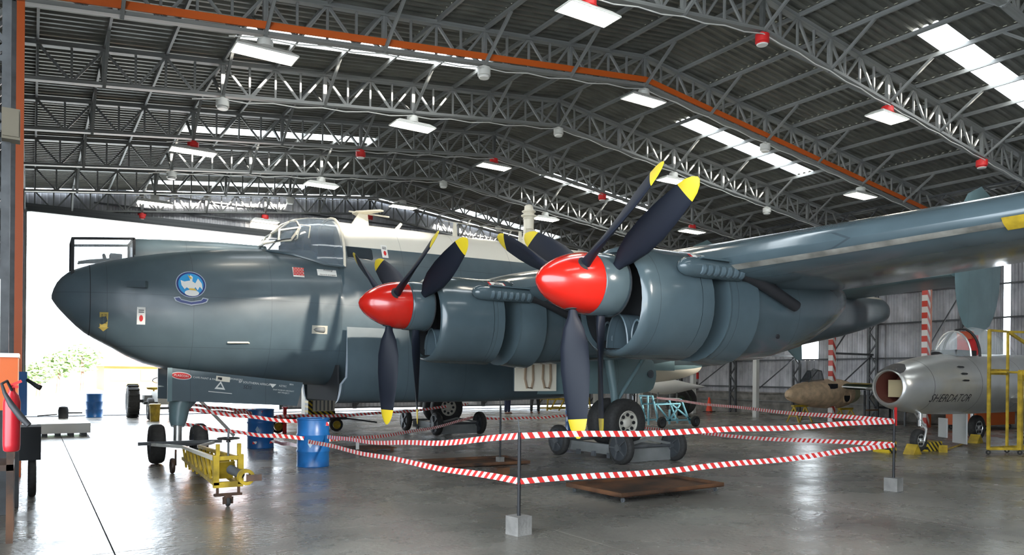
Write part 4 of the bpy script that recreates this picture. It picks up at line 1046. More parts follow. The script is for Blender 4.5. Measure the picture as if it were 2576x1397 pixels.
# ------------------------------------------------------------------ drip trays and floor clutter
def tray(cx, cy, lx, ly, rz, z, name, label, caster=True, M=M_RUST):
    t = thing(name, label, 'tray', (cx, cy, 0), rz, group=None, local=True)
    MB().bbox((-lx/2, -ly/2, z), (lx/2, ly/2, z+.015)).build('pan', M, t)
    for a, b_ in (((-lx/2, -ly/2), (lx/2, -ly/2+.025)), ((-lx/2, ly/2-.025), (lx/2, ly/2)), ((-lx/2, -ly/2+.025), (-lx/2+.025, ly/2-.025)), ((lx/2-.025, -ly/2+.025), (lx/2, ly/2-.025))):
        MB().bbox((*a, z), (*b_, z+.06)).build('rim', M_RUST, t)
    if caster:
        for sx_ in (-1, 1):
            for sy_ in (-1, 1):
                b = MB(); wheel(b, (sx_*(lx/2-.1), sy_*(ly/2-.08), .035), .035, .03, 'X', 12); b.build('caster', M_STEELD, t, 50)
                MB().bar((sx_*(lx/2-.1), sy_*(ly/2-.08), .03), (sx_*(lx/2-.1), sy_*(ly/2-.08), z), .02).build('caster_stem', M_STEELD, t)
tray(7.66, 8.18, 2.05, 1.2, .02, .085, 'drip_tray', 'rusty brown drip tray on casters in front of the wheel dolly')
tray(7.2, 12.5, 1.95, 1.05, -.10, .012, 'drip_tray', 'flat dark oily drip tray lying beneath the inboard engine', False)
t = thing('tin_box', 'small rusty open box on the floor by the flat tray', 'box', (6.85, 10.95, 0))
MB().bbox((6.72, 10.84, 0), (6.98, 11.06, .02)).build('bottom', M_RUST, t)
for a, b_ in (((6.72, 10.84), (6.98, 10.86)), ((6.72, 11.04), (6.98, 11.06)), ((6.72, 10.86), (6.74, 11.04)), ((6.96, 10.86), (6.98, 11.04))): MB().bbox((*a, .02), (*b_, .12)).build('side', M_RUST, t)
t = thing('wooden_pallet', 'low dark slatted pallet behind the nearest drum', 'pallet', (6.3, 15.8, 0))
for k in range(6): MB().bbox((5.9, 15.4+k*.15, .06), (6.9, 15.5+k*.15, .08)).build('slat', M_RUST, t)
for k in range(3): MB().bbox((5.95+k*.4, 15.4, 0), (6.02+k*.4, 16.25, .06)).build('bearer', M_RUST, t)
MB().bbox((5.93, 15.36, .08), (5.99, 15.40, .30)).build('white_peg', M_WHITE, t, label='short white upright peg')
b = MB(); b.tube([(4.62, 20.95, .02), (4.2, 21.0, .5), (3.72, 21.0, 1.02)], .045, 8); tag(b.build('prop_pole', M_WHITE, None, 50), 'slanting white metal pole left of the second drum', 'pole')
# trailer with yellow wheels carrying a ribbed box
t = thing('flat_trailer', 'low dark trailer with yellow wheels behind the drums', 'trailer', (6.8, 21.9, 0))
MB().bbox((5.6, 21.6, .42), (8.2, 22.6, .50)).build('bed', M_RUST, t); MB().bbox((5.7, 21.8, .33), (8.1, 22.0, .42)).build('chassis_beam', M_STEELD, t); MB().bbox((5.7, 22.3, .33), (8.1, 22.5, .42)).build('chassis_beam', M_STEELD, t)
for x in (5.95, 7.68):
    for y in (21.55, 22.65):
        b = MB(); wheel(b, (x, y, .20), .20, .12, 'Y', 20, .62); w_ = b.build('wheel', M_RUBBER, t, 50); b = MB(); hub_disc(b, (x, y, .20), .125, .14, 'Y', 16); b.build('hub', M_YEL, w_, 50)
    MB().bar((x, 21.55, .2), (x, 22.65, .2), .05).build('axle', M_STEELD, t); MB().bar((x, 22.1, .2), (x, 22.1, .35), .3, .1).build('spring_block', M_STEELD, t)
MB().bar((8.2, 22.1, .35), (9.2, 22.1, .2), .05).build('drawbar', M_STEELD, t)
b = MB(); b.bar((6.1, 21.4, 0), (6.1, 21.4, .72), .09, .09); b.bar((6.1, 21.4, .72), (6.1, 21.4, .76), .13); tag(b.build('red_bollard', M_REDSIGN), 'red upright stand beside the trailer with yellow wheels', 'stand')
t = thing('ribbed_crate', 'ribbed beige box with black and yellow hazard edges on the trailer', 'crate', (7.2, 22.1, .5))
MB().bbox((6.9, 21.75, .5), (7.7, 22.45, 1.5)).build('box', M_CREAM, t)
for k in range(6): MB().bbox((6.99+k*.12, 21.73, .62), (7.03+k*.12, 21.75, 1.5)).build('rib', M_STEEL, t)
MB().bbox((6.87, 21.70, .5), (6.9, 22.0, 1.5)).build('hazard_edge', M_HAZ, t, label='black and yellow hazard edge'); MB().bbox((6.9, 21.70, .5), (7.0, 21.73, 1.5)).build('hazard_edge', M_HAZ, t, label='black and yellow hazard edge'); MB().bbox((7.0, 21.70, .5), (7.7, 21.73, .6)).build('hazard_edge', M_HAZ, t, label='black and yellow hazard edge')

# ------------------------------------------------------------------ tractor and doorway clutter
t = thing('tractor', 'old open tractor with yellow seat by the open hangar door', 'tractor', (3.7, 31.2, 0))
for x, y, r, w_, nm in ((3.25, 31.6, .62, .42, 'rear_wheel'), (4.75, 31.6, .62, .42, 'rear_wheel'), (3.62, 29.6, .40, .22, 'front_wheel'), (4.6, 29.6, .40, .22, 'front_wheel')):
    b = MB(); wheel(b, (x, y, r), r, w_, 'X', 26); W_ = b.build(nm, M_RUBBER, t, 50)
    for k in range(16):
        if r < .5: break
        a = 2*PI*k/16; MB().box((x, y+(r+.005)*math.cos(a), r+(r+.005)*math.sin(a)), (w_*.9, .06, .05), Matrix.Rotation(a, 3, 'X')).build('tread_lug', M_RUBBER, W_)
    b = MB(); hub_disc(b, (x, y, r), r*.48, w_, 'X', 16); b.build('hub', M_STEELW, W_, 50)
MB().bbox((3.85, 29.5, .55), (4.25, 31.3, 1.0)).build('engine_body', M_STEELW, t); MB().bbox((3.6, 31.1, .5), (4.5, 31.9, .85)).build('rear_body', M_STEEL, t)
b = MB(); b.bar((3.25, 31.6, .62), (4.75, 31.6, .62), .12); b.bar((3.6, 29.6, .42), (4.6, 29.6, .42), .08); b.build('axle_beam', M_STEELD, t)
b = MB(); b.lathe([(.02, .92), (.22, .95), (.27, 1.02), (.24, 1.04), (.02, .99)], 20, (3.95, 31.4, .12)); b.bar((3.95, 31.4, .85), (3.95, 31.4, 1.05), .06); b.build('seat', M_YEL, t, 40)
b = MB(); b.tube([(4.05, 30.6, .95), (4.05, 30.95, 1.4)], .02, 6); cc = Vector((4.05, 30.97, 1.42)); b.tube([cc+Vector((.2*math.cos(k*PI/8), .14*math.sin(k*PI/8), -.1*math.sin(k*PI/8))) for k in range(17)], .015, 6, cap=False); b.build('steering_wheel', M_BLACK, t, 40)
b = MB(); b.bar((3.4, 29.55, .62), (4.9, 29.55, .62), .06); b.build('front_bar', M_BLACK, t)
b = MB(); b.lathe([(.15, 0), (.18, .55), (.2, .56), (.2, .60), (.16, .62), (.001, .62)], 18, (3.66, 28.75, 0)); tag(b.build('yellow_bin', M_YEL, None, 40), 'dull yellow bin standing beside the tractor front wheel', 'bin')
b = MB(); b.lathe([(.16, 0), (.17, .3), (.14, .42), (.05, .45)], 12, (1.0, 31.8, 0)); b.bar((1.1, 31.8, .2), (1.6, 31.7, .2), .05); b.bar((.8, 31.8, .15), (.2, 31.6, .12), .04); tag(b.build('small_pump', M_DARKIN, None, 40), 'small dark machine on the doorway floor left of the distant drum', 'machine')
t = thing('white_slab', 'low bright white block lying on the floor inside the doorway', 'block', (.75, 23.3, 0))
b = MB(); b.bbox((.15, 22.9, .08), (1.35, 24.2, .34)); b.build('slab_body', M_WHITE, t)
for k in range(4): MB().bbox((.25+k*.3, 22.95, 0), (.37+k*.3, 24.1, .08)).build('foot', M_STEELD, t)

# ------------------------------------------------------------------ left edge: extinguisher, cabinet, boxes
t = thing('fire_extinguisher', 'red fire extinguisher hanging on the left column with black hose', 'extinguisher', (-.13, 6.75, 1.1))
b = MB(); b.lathe([(.04, 1.10), (.052, 1.11), (.056, 1.15), (.056, 1.47), (.045, 1.52), (.022, 1.55), (.02, 1.58)], 20, (-.12, 6.72, 0)); b.build('cylinder', mat('extinguisher_red', (.36, .008, .015), .3), t, 50)
b = MB(); b.bar((-.14, 6.72, 1.59), (-.06, 6.72, 1.63), .02); b.bar((-.14, 6.72, 1.585), (-.08, 6.72, 1.585), .02); b.build('lever', M_REDSIGN, t)
b = MB(); b.tube([(-.12, 6.70, 1.56), (-.15, 6.66, 1.63), (-.18, 6.6, 1.61), (-.16, 6.55, 1.54), (-.12, 6.5, 1.46), (-.06, 6.47, 1.37), (-.01, 6.45, 1.31)], [.010, .010, .010, .014, .022, .024, .02], 10); b.build('hose', M_BLACK, t, 50)
MB().bbox((-.17, 6.80, 1.2), (-.09, 6.83, 1.5)).build('bracket', M_STEELD, t)
MB().bbox((-.24, 6.83, .0), (-.20, 6.87, 2.4)).build('mount_rail', M_STEELW, t)
t = thing('orange_cabinet', 'orange steel cabinet at the left edge behind the extinguisher', 'cabinet', (-.6, 9.2, 0))
MB().bbox((-1.2, 8.8, 1.32), (-.11, 9.6, 1.86)).build('cabinet_body', M_ORANGE, t); MB().bbox((-1.2, 8.78, 1.84), (-.10, 9.62, 1.88)).build('top_edge', M_WHITE, t)
for x in (-1.15, -.2): MB().bbox((x, 8.85, 0), (x+.06, 8.91, 1.32)).build('leg', M_RUST, t)
for x in (-1.15, -.2): MB().bbox((x, 9.5, 0), (x+.06, 9.56, 1.32)).build('leg', M_RUST, t)
MB().bbox((-1.15, 8.85, .72), (-.14, 9.56, .78)).build('shelf', M_RUST, t)
t = thing('blue_switch_box', 'blue-grey box on a stand right of the orange cabinet', 'box', (-.15, 11.1, 0))
MB().bbox((-.28, 11.1, 1.15), (-.04, 11.3, 1.70)).build('box_body', M_BLUE, t); MB().bar((-.15, 11.2, 0), (-.15, 11.2, 1.15), .06).build('stand', M_STEELD, t)
b = MB(); b.tube([(-.04, 11.1, 1.6), (.06, 11.0, 1.52), (.10, 10.98, 1.5)], [.02, .03, .035], 8); b.build('spout', M_BLACK, t, 50)
t = thing('small_trolley', 'small dark wheeled trolley low at the left edge', 'trolley', (-.1, 12.3, 0))
MB().bbox((-.6, 12.0, .5), (.12, 12.6, .95)).build('body', M_DARKIN, t)
for x in (-.5, .02):
    for y in (12.05, 12.55): b = MB(); wheel(b, (x, y, .25), .25, .1, 'X', 18); b.build('wheel', M_RUBBER, t, 50)
    MB().bar((x, 12.05, .25), (x, 12.55, .25), .04).build('axle', M_STEELD, t); MB().bar((x, 12.3, .25), (x, 12.3, .5), .05).build('upright', M_STEELD, t)
b = MB(); b.bbox((-.31, 10.5, 4.42), (-.13, 10.7, 4.78)); b.bbox((-.30, 10.48, 4.45), (-.14, 10.5, 4.75)); tag(b.build('wall_loudspeaker', mat('beige_grille', (.16, .14, .10), .7)), 'beige slatted loudspeaker box high on the left column', 'speaker')
b = MB(); b.box((-.22, 13.4, 1.06), (.5, .02, .5)); 

# ------------------------------------------------------------------ outdoors
b = MB().bbox((-120, YF+.12, -.4), (160, 220, -.03)); tag(b.build('ground', mat('pale_apron', (.55, .54, .50), .9, var=.1, vs_=.3)), '', ''); g_ = bpy.data.objects['ground']
for k_ in ('label', 'category'): del g_[k_]
g_['kind'] = 'structure'
MB().bbox((-120, -90, -.4), (160, YB-2.9, -.03)).build('trim_2', MATS['pale_apron'], kind='structure'); 
t = thing('brick_house', 'low sunlit house with pale walls far outside the open door', 'building', (12, 82, 0))
p0, p1 = at(262, 930, Y=80), at(470, 930, Y=80)
MB().bbox((p0.x, 80, -.03), (p1.x+14, 90, 2.35)).build('walls', mat('house_wall', (.30, .17, .05), .9), t); MB().prism([(p0.x-.6, 2.3), (p1.x+14.6, 2.3), (p1.x+12, 4.2), (p0.x+2, 4.2)], 79.3, 90.7, 'Y').build('roof', M_BRICK, t)
for k in range(6):
    x = p0.x+.5+k*2.6; MB().bbox((x, 79.9, .9), (x+1.5, 80, 2.0)).build('window', M_DARKIN, t)
def leafball(b, c, r, n):
    for _ in range(n):
        d = Vector((random.gauss(0,1), random.gauss(0,1), random.gauss(0,1))).normalized()*r*random.uniform(.5, 1.05); d.z *= .8; s_ = random.uniform(.15, .32)
        q = Matrix.Rotation(random.uniform(0, 6), 3, random.choice('XYZ')) @ Matrix.Rotation(random.uniform(0, 6), 3, 'X'); p = Vector(c)+d
        b.add([p+q @ Vector(k) for k in ((-s_, 0, 0), (0, -s_*.5, 0), (s_, 0, 0), (0, s_*.5, 0))], [(0,1,2,3)])
for (u, h, Y, lb) in ((145, 3.4, 70, 'leafy tree outside the door at the far left'), (205, 4.2, 76, 'larger leafy tree outside left of the house'), (95, 2.4, 62, 'low bush outside nearest the left door jamb')):
    c = at(u, 940, Y=Y); t = thing('tree', lb, 'tree', (c.x, Y, 0), group='trees outside the door')
    b = MB(); b.tube([(c.x, Y, -.05), (c.x+.1, Y, h*.5), (c.x, Y, h*.8)], [.16, .12, .05], 8); b.build('trunk', M_RUST, t, 50)
    b = MB(); leafball(b, (c.x, Y, h*.68), h*.38, 500); b.build('foliage', M_LEAF, t, kind='stuff')

# ------------------------------------------------------------------ silver jet fighter
J = thing('jet_fighter', 'polished silver jet fighter with a round nose intake, at the right edge', 'aircraft', (22, 9.65, 0))
JY = 9.65
jx = [16.50, 16.56, 16.75, 17.1, 17.6, 18.2, 19, 20, 21.5, 23, 25, 26.5, 28.0]
jt = pchip(jx, [1.93, 1.98, 2.04, 2.12, 2.22, 2.30, 2.36, 2.38, 2.40, 2.42, 2.35, 2.25, 2.1])
jb = pchip(jx, [1.13, 1.08, 1.02, .96, .91, .88, .86, .85, .85, .86, 1.0, 1.2, 1.45])
jw = pchip(jx, [.36, .42, .49, .57, .65, .71, .76, .80, .82, .82, .75, .62, .42])
def jring(x, n=32, sc_=1., off=0):
    zm = (jt(x)+jb(x))/2; h = (jt(x)-jb(x))/2*sc_+off; w_ = jw(x)*sc_+off
    return [(x, JY+w_*math.cos(2*PI*k/n), zm+h*math.sin(2*PI*k/n)) for k in range(n)]
b = MB(); inner = [[(16.50+d, p[1], p[2]) for p in jring(16.5, sc_=s_)] for d, s_ in ((.9, .78), (.3, .82), (.05, .90), (.0, .95))]
b.loft(inner[2:]+[jring(x) for x in (16.5, 16.56, 16.7, 16.9, 17.2, 17.6, 18.2, 19, 20, 21.5, 23, 25, 26.5, 28.0)], cap=False); jf = b.build('fuselage', M_SILVER, J, 50)
b = MB(); b.loft(inner[:3], cap=False); b.build('intake_lining', mat('duct_red_brown', (.12, .03, .02), .7), J, 50)
b = MB(); b.loft([[(16.50+.75, p[1], p[2]) for p in jring(16.5, sc_=.80)], [(17.26, p[1], p[2]) for p in jring(16.5, sc_=.02)]]); b.build('intake_duct', mat('duct_red_brown', (.12, .03, .02), .7), J)
MB().bbox((16.85, JY-.20, 1.30), (16.9, JY+.20, 1.70)).build('intake_cover', mat('cover_beige', (.50, .42, .25), .7), J)
def jy(x, z, s=-1):
    zm = (jt(x)+jb(x))/2; h = (jt(x)-jb(x))/2; t_ = max(-.995, min(.995, (z-zm)/h)); return JY+s*jw(x)*math.sqrt(1-t_*t_)
b = MB(); rr = []
for x in (16.485, 16.52, 16.6, 16.75, 16.9): 
    R_ = jring(max(x, 16.5), 40, 1., .008); w_ = {16.485: 3, 16.52: 5, 16.6: 5, 16.75: 4, 16.9: 2}[x]; rr.append([(x, R_[10+j*w_//5][1] if False else JY+(jw(max(x,16.5))+.008)*math.cos(PI/2+j*.12*w_/4), (jt(max(x,16.5))+jb(max(x,16.5)))/2+((jt(max(x,16.5))-jb(max(x,16.5)))/2+.008)*math.sin(PI/2+j*.12*w_/4)) for j in range(-5, 6)])
b.loft(rr, cap=False, closed=False); b.build('nose_radome', M_BLACK, J, 50)
for z in (2.02, 1.86, 1.70):
    b = MB(); P = [(18.5+a, z+c) for a, c in ((-.15, 0), (-.05, .025), (.12, .02), (.16, 0), (.1, -.02), (-.06, -.02))]; b.add([(x, jy(x, q)-.008, q) for x, q in P], [tuple(range(6))]); b.build('gun_port', M_BLACK, J)
def on_jet(x0, z0, lift=.012):
    return lambda a, c: (x0+a, jy(x0+a, z0+c)-lift, z0+c)
pj = at(2395, 1003, Y=JY-.66); text('SHERDATOR', .26, on_jet(pj.x+.02, pj.z), 'lettering', M_TEXTK, J, shear=.25, sp=1.05)
for x in (17.35, 19.2, 21.2):
    b = MB(); b.loft([jring(x, off=.003), jring(x+.012, off=.003)], cap=False); b.build('panel_seam', M_STEELD, J, 50)
# cockpit
def jarch(x, w_, zt, n=12): return [(x, JY+w_*math.cos(PI*k/n), 2.30+(zt-2.30)*math.sin(PI*k/n)) for k in range(n+1)]
b = MB(); b.loft([jarch(18.55, .18, 2.40), jarch(19.0, .34, 2.72), jarch(19.35, .42, 2.92)], cap=False, closed=False); b.build('windscreen', M_GLASS, J, 50)
b = MB(); b.loft([jarch(19.75, .44, 3.0), jarch(20.3, .48, 3.08), jarch(21.0, .46, 3.02), jarch(21.8, .34, 2.8), jarch(22.4, .15, 2.5)], cap=False, closed=False); b.build('canopy', M_GLASS, J, 50)
b = MB(); b.tube(jarch(19.35, .43, 2.93), .025, 6); b.build('windscreen_frame', M_SILVER, J, 40); b = MB(); b.tube(jarch(19.75, .45, 3.01), .03, 6); b.build('canopy_frame', M_BLACK, J, 40)
b = MB(); b.bbox((20.0, JY-.22, 2.3), (20.15, JY+.22, 2.85)); sb = b.build('ejection_seat', M_REDSIGN, J); MB().bbox((19.9, JY-.18, 2.75), (20.0, JY+.18, 2.95)).build('headrest', mat('seat_orange_red', (.45, .08, .03), .7), sb)
b = MB(); b.bbox((18.9, JY-.3, 2.25), (19.9, JY+.3, 2.45)); b.build('cockpit_coaming', M_BLACK, J)
# wings and tail
for s in (-1, 1):
    b = MB(); b.loft([[(px, JY+s*yy_, pz) for px, pz in foil(a, e, 1.25+.05*yy_*.5, t_, 8)] for yy_, a, e, t_ in ((.5, 20.6, 23.6, .34), (2.6, 22.1, 24.2, .22), (5.2, 24.0, 25.4, .10))]); b.build('wing', M_SILVER, J, 40)
    b = MB(); b.loft([[(px, JY+s*yy_, pz) for px, pz in foil(a, e, 2.1, t_, 8)] for yy_, a, e, t_ in ((.1, 26.4, 27.8, .14), (1.9, 27.6, 28.3, .06))]); b.build('tailplane', M_SILVER, J, 40)
b = MB(); b.loft([[(px, JY+pz, z) for px, pz in foil(a, e, 0, t_, 8)] for z, a, e, t_ in ((2.1, 25.6, 28.0, .2), (4.2, 27.6, 28.7, .06))]); b.build('fin', M_SILVER, J, 40)
# undercarriage
def jwheel(x, y, r, w_, M2=M_SILVER):
    b = MB(); wheel(b, (x, y, r), r, w_, 'Y', 24, .58); W_ = b.build('tyre', M_RUBBER, J, 50)
    b = MB(); hub_disc(b, (x, y, r), r*.58, w_, 'Y', 20); b.build('wheel_hub', M2, W_, 50)
    for k in range(6):
        a = k*PI/3; b = MB(); b.lathe([(r*.12, -.008), (r*.12, .008)], 8, (x+r*.36*math.cos(a), y-w_*.33, r+r*.36*math.sin(a)), 'Y'); b.build('hub_hole', M_BLACK, W_)
jwheel(17.68, 9.58, .27, .17)
b = MB(); b.tube([(17.68, 9.44, .27), (17.72, 9.42, .55), (17.75, 9.52, .66)], .03, 8); b.tube([(17.75, 9.58, .60), (17.82, 9.62, 1.0)], [.045, .055], 10); b.tube([(17.8, 9.6, .72), (17.5, 9.6, .95)], .02, 6); b.bar((17.68, 9.42, .27), (17.68, 9.6, .27), .04); b.build('nose_leg', M_SILVER, J, 50)
b = MB(); b.bar((17.75, 9.45, .6), (17.45, 9.4, .78), .03); b.build('steering_link', M_STEELW, J)
jwheel(22.6, 10.6, .36, .2); jwheel(22.6, 8.5, .36, .2)
for y in (10.6, 8.5):
    b = MB(); b.tube([(22.6, y+.12, .36), (22.6, y+.12, 1.25)], .05, 8); b.tube([(22.6, y, .36), (22.6, y+.12, .36)], .04, 8); b.build('main_leg', M_SILVER, J, 50)
for (x, y, z0_, z1_, ln, rz) in ((20.35, 9.95, .06, .92, .62, .6), (19.9, 10.15, .22, .72, .38, .6)):
    b = MB(); b.box((x, y, (z0_+z1_)/2), (.04, ln, z1_-z0_), Matrix.Rotation(-rz, 3, 'Z')); gd = b.build('gear_door', mat('pale_silver', (.55, .56, .55), .4, .3), J)
b = MB(); b.box((16.62, JY-.12, .86), (.012, .06, .42)); b.build('warning_ribbon', M_REDSIGN, J)
# chocks and hazard blocks
def chock(x, y, s_, label, M, name='wheel_chock', rz=0.):
    t = MB(); t.prism([(-s_, 0), (s_, 0), (0, s_*1.35)], -s_*.75, s_*.75, 'Y'); q = Matrix.Rotation(rz, 3, 'Z'); t.v = [tuple(q @ Vector(p)+Vector((x, y, 0))) for p in t.v]
    tag(t.build(name, M), label, 'chock', 'wheel chocks of the silver jet')
chock(17.0, 9.35, .17, 'bright yellow chock in front of the jet nose wheel', M_YEL)
chock(18.15, 9.25, .12, 'small bright yellow chock just right of the jet nose wheel', M_YEL, rz=.5)
chock(21.7, 10.2, .17, 'bright yellow chock at the jet main wheel', M_YEL)
b = MB(); b.bbox((16.75, 9.75, 0), (17.05, 10.15, .26)); tag(b.build('hazard_block', M_HAZ), 'black and yellow striped block left of the jet nose wheel', 'block')
b = MB(); b.bbox((17.95, 9.5, 0), (18.6, 9.9, .22)); tag(b.build('hazard_block', M_HAZ), 'black and yellow striped block right of the jet nose wheel', 'block')
b = MB(); b.bar((18.3, 9.3, .03), (20.9, 10.1, .03), .03); tag(b.build('chock_cable', M_YEL), 'yellow and black cable on the floor linking the chocks', 'cable')
# yellow access stand at the right edge
Y_ = thing('access_stand', 'tall yellow tubular access stand in front of the silver jet', 'stand', (19.2, 8.2, 0))
A, B_, C_, D_ = (18.46, 8.40), (19.35, 8.40), (19.1, 8.02), (20.4, 8.02)
for (x, y), h, w_ in ((A, 2.86, .06), (B_, 2.86, .05), (C_, 1.92, .09), (D_, 2.86, .06)): MB().bar((x, y, .12), (x, y, h), w_).build('post', M_YEL, Y_)
for (p, q, z, w_) in ((A, B_, 2.86, .05), (A, B_, 1.94, .06), (A, B_, 1.86, .04), (A, B_, .14, .06), (A, C_, .14, .06), (C_, D_, .14, .06), (C_, D_, 1.90, .10), (A, C_, 1.90, .05), (B_, D_, 2.86, .05), (B_, D_, .14, .06)):
    MB().bar((*p, z), (*q, z), w_).build('rail', M_YEL, Y_)
MB().bar((B_[0], B_[1], 2.86), (D_[0]+.3, D_[1], 2.2), .06).build('diagonal', M_YEL, Y_); MB().bar((C_[0], C_[1], 1.9), (D_[0], D_[1], 1.3), .12).build('diagonal', M_YEL, Y_)
MB().bbox((18.5, 8.05, 1.88), (20.3, 8.38, 1.9)).build('platform', M_YEL, Y_)
for (x, y) in (A, C_, D_, B_): b = MB(); wheel(b, (x, y, .055), .055, .04, 'X', 12); b.build('caster', M_RUBBER, Y_, 50)
t = thing('orange_trolley', 'long orange box trolley behind the silver jet main wheels', 'trolley', (29, 12.3, 0))
o1 = at(2440, 1075, Y=12.8); o2 = at(2535, 1085, Y=12.6)
MB().bbox((o1.x, 12.6, .16), (29.6, 13.6, .66)).build('box_body', M_ORANGE, t)
for x in (o1.x+.15, 29.4):
    for y in (12.7, 13.5): b = MB(); wheel(b, (x, y, .08), .08, .05, 'X', 12); b.build('caster', M_RUBBER, t, 50)

# ------------------------------------------------------------------ tan fuselage pod, wing, trestles
t = thing('fuselage_pod', 'bare tan jet fuselage pod without wings, on yellow trestles by the wall', 'aircraft fuselage', (27, 18.6, 0))
vy = 18.4; b = MB()
vx = [24.55, 24.75, 25.3, 26.1, 27.0, 27.7, 28.15]; vt = [1.12, 1.30, 1.52, 1.66, 1.72, 1.72, 1.66]; vb = [1.0, .86, .70, .58, .52, .52, .60]; vw = [.06, .25, .45, .58, .64, .64, .58]
def vr(i, n=24): zm = (vt[i]+vb[i])/2; h = (vt[i]-vb[i])/2; return [(vx[i], vy+vw[i]*math.cos(2*PI*k/n), zm+h*math.sin(2*PI*k/n)) for k in range(n)]
b.loft([vr(i) for i in range(7)]); b.build('pod', M_TAN, t, 50)
b = MB(); b.loft([[(28.15, vy+.5*math.cos(2*PI*k/20), 1.12+.5*math.sin(2*PI*k/20)) for k in range(20)], [(28.75, vy+.42*math.cos(2*PI*k/20), 1.15+.42*math.sin(2*PI*k/20)) for k in range(20)]]); b.build('rear_bulkhead', mat('pale_green_primer', (.38, .38, .22), .6), t, 50)
b = MB(); b.lathe([(.20, -.06), (.24, -.1), (.24, .02), (.20, .03)], 20, (27.5, vy-.55, 1.0), 'Y'); b.build('intake_rim', M_TAN, t, 50); b = MB(); b.lathe([(.2, -.05), (.2, 0)], 20, (27.5, vy-.58, 1.0), 'Y'); b.build('intake_hole', M_BLACK, t, 50)
b = MB(); b.bbox((26.5, vy-.58, 1.32), (26.95, vy-.45, 1.52)); b.build('open_hatch', M_BLACK, t)
b = MB(); b.add([(25.6, vy-.2, 1.58), (26.15, vy-.25, 2.05), (26.35, vy-.25, 2.02), (26.45, vy-.28, 1.66), (25.6, vy+.2, 1.58), (26.15, vy+.25, 2.05), (26.35, vy+.25, 2.02), (26.45, vy+.28, 1.66)], [(0,1,2,3), (4,7,6,5), (0,4,5,1), (1,5,6,2)]); b.build('windscreen', M_GLASSD, t)
b = MB(); b.tube([(26.45, vy-.28, 1.66), (26.35, vy-.25, 2.02), (26.2, vy, 2.1), (26.35, vy+.25, 2.02), (26.45, vy+.28, 1.66)], .025, 6); b.bar((25.6, vy-.2, 1.58), (26.2, vy-.2, 2.07), .03); b.build('screen_frame', M_STEELD, t)
def trestle(x, y, h, label):
    t = thing('trestle', label, 'trestle', (x, y, 0), group='yellow trestles')
    MB().bbox((x-.45, y-.06, h-.08), (x+.45, y+.06, h)).build('beam', M_YEL, t)
    for sx_ in (-.35, .35):
        for sy_ in (-1, 1): MB().bar((x+sx_, y, h-.06), (x+sx_*1.15, y+sy_*.28, 0), .05).build('leg', M_YEL, t)
        MB().bar((x+sx_*1.08, y-.17, .25), (x+sx_*1.08, y+.17, .25), .03).build('tie', M_YEL, t)
trestle(25.35, 18.4, .68, 'yellow trestle under the nose of the tan pod'); trestle(27.9, 18.1, .54, 'yellow trestle under the rear of the tan pod')
t = thing('detached_wing', 'dark green detached wing with yellow leading panels, behind the jet nose', 'wing', (28.5, 16, 0))
b = MB(); b.loft([[(px, y, pz) for px, pz in foil(a, e, z, tt, 8)] for y, a, e, z, tt in ((17.4, 26.6, 28.9, 1.42, .26), (16.0, 26.8, 28.7, 1.36, .2), (14.75, 27.1, 28.4, 1.3, .1))]); wg = b.build('wing_panel', mat('dark_green', (.03, .045, .025), .6), t, 40)
MB().bar((26.58, 17.4, 1.42), (27.05, 14.8, 1.31), .05).build('edge_strip', M_WHITE, wg)
b = MB(); b.add([(26.68, 17.3, 1.53), (27.2, 17.3, 1.575), (27.25, 16.5, 1.55), (26.78, 16.5, 1.51)], [(0,1,2,3)]); b.add([(26.92, 16.0, 1.485), (27.3, 16.0, 1.515), (27.35, 15.5, 1.49), (27.0, 15.5, 1.46)], [(0,1,2,3)]); b.build('yellow_patch', M_YEL, wg)
for y in (16.9, 15.3):
    for x in (27.3, 28.2): MB().bar((x, y, 0), (x, y, 1.28), .06).build('stand_leg', M_STEELD, t)
    MB().bar((27.3, y, .5), (28.2, y, .5), .05).build('stand_tie', mat('dull_brown', (.25, .12, .06), .7), t)
t = thing('work_crate', 'dark cluttered parts bench under the green wing', 'bench', (28.2, 15.6, 0))
MB().bbox((28.45, 13.9, .55), (29.5, 17.2, .62)).build('bench_top', M_DARKIN, t)
for x in (28.5, 29.4):
    for y in (14.0, 17.1): MB().bar((x, y, 0), (x, y, .55), .06).build('leg', M_DARKIN, t)
b = MB(); b.bbox((28.6, 14.2, .62), (29.3, 15.3, 1.0)); tag(b.build('parts_box', M_DARKIN), 'dark box on the parts bench under the green wing', 'box')

# ------------------------------------------------------------------ tyres, cone, drop tank, blue stand, extinguisher
for x, y, lb in ((24.6, 24.2, 'big black aircraft tyre with green hub, left of the traffic cone'), (25.85, 25.0, 'second big black tyre, right behind the green-hubbed one')):
    t = thing('aircraft_tyre', lb, 'tyre', (x, y, 0), group='big loose tyres')
    b = MB(); wheel(b, (x, y, .62), .62, .5, 'Y', 32, .45); b.build('tyre', M_RUBBER, t, 50); b = MB(); hub_disc(b, (x, y, .62), .28, .5, 'Y', 20); b.build('hub', mat('dull_green', (.06, .09, .06), .6), t, 50)
t = thing('traffic_cone', 'orange-red traffic cone against the right wall', 'cone', (28.6, 26.0, 0))
b = MB(); b.lathe([(.16, .04), (.045, .72), (.03, .74)], 20, (28.6, 26.0, 0)); b.build('cone_body', mat('cone_orange', (.75, .06, .02), .5), t, 50); MB().bbox((28.38, 25.78, 0), (28.82, 26.22, .04)).build('cone_base', M_BLACK, t)
t = thing('drop_tank', 'white pointed drop tank on a frame behind the blue stand', 'tank', (22.3, 23.4, 0))
p_ = at(1660, 985, Y=23.2); q_ = at(1752, 1002, Y=23.2)
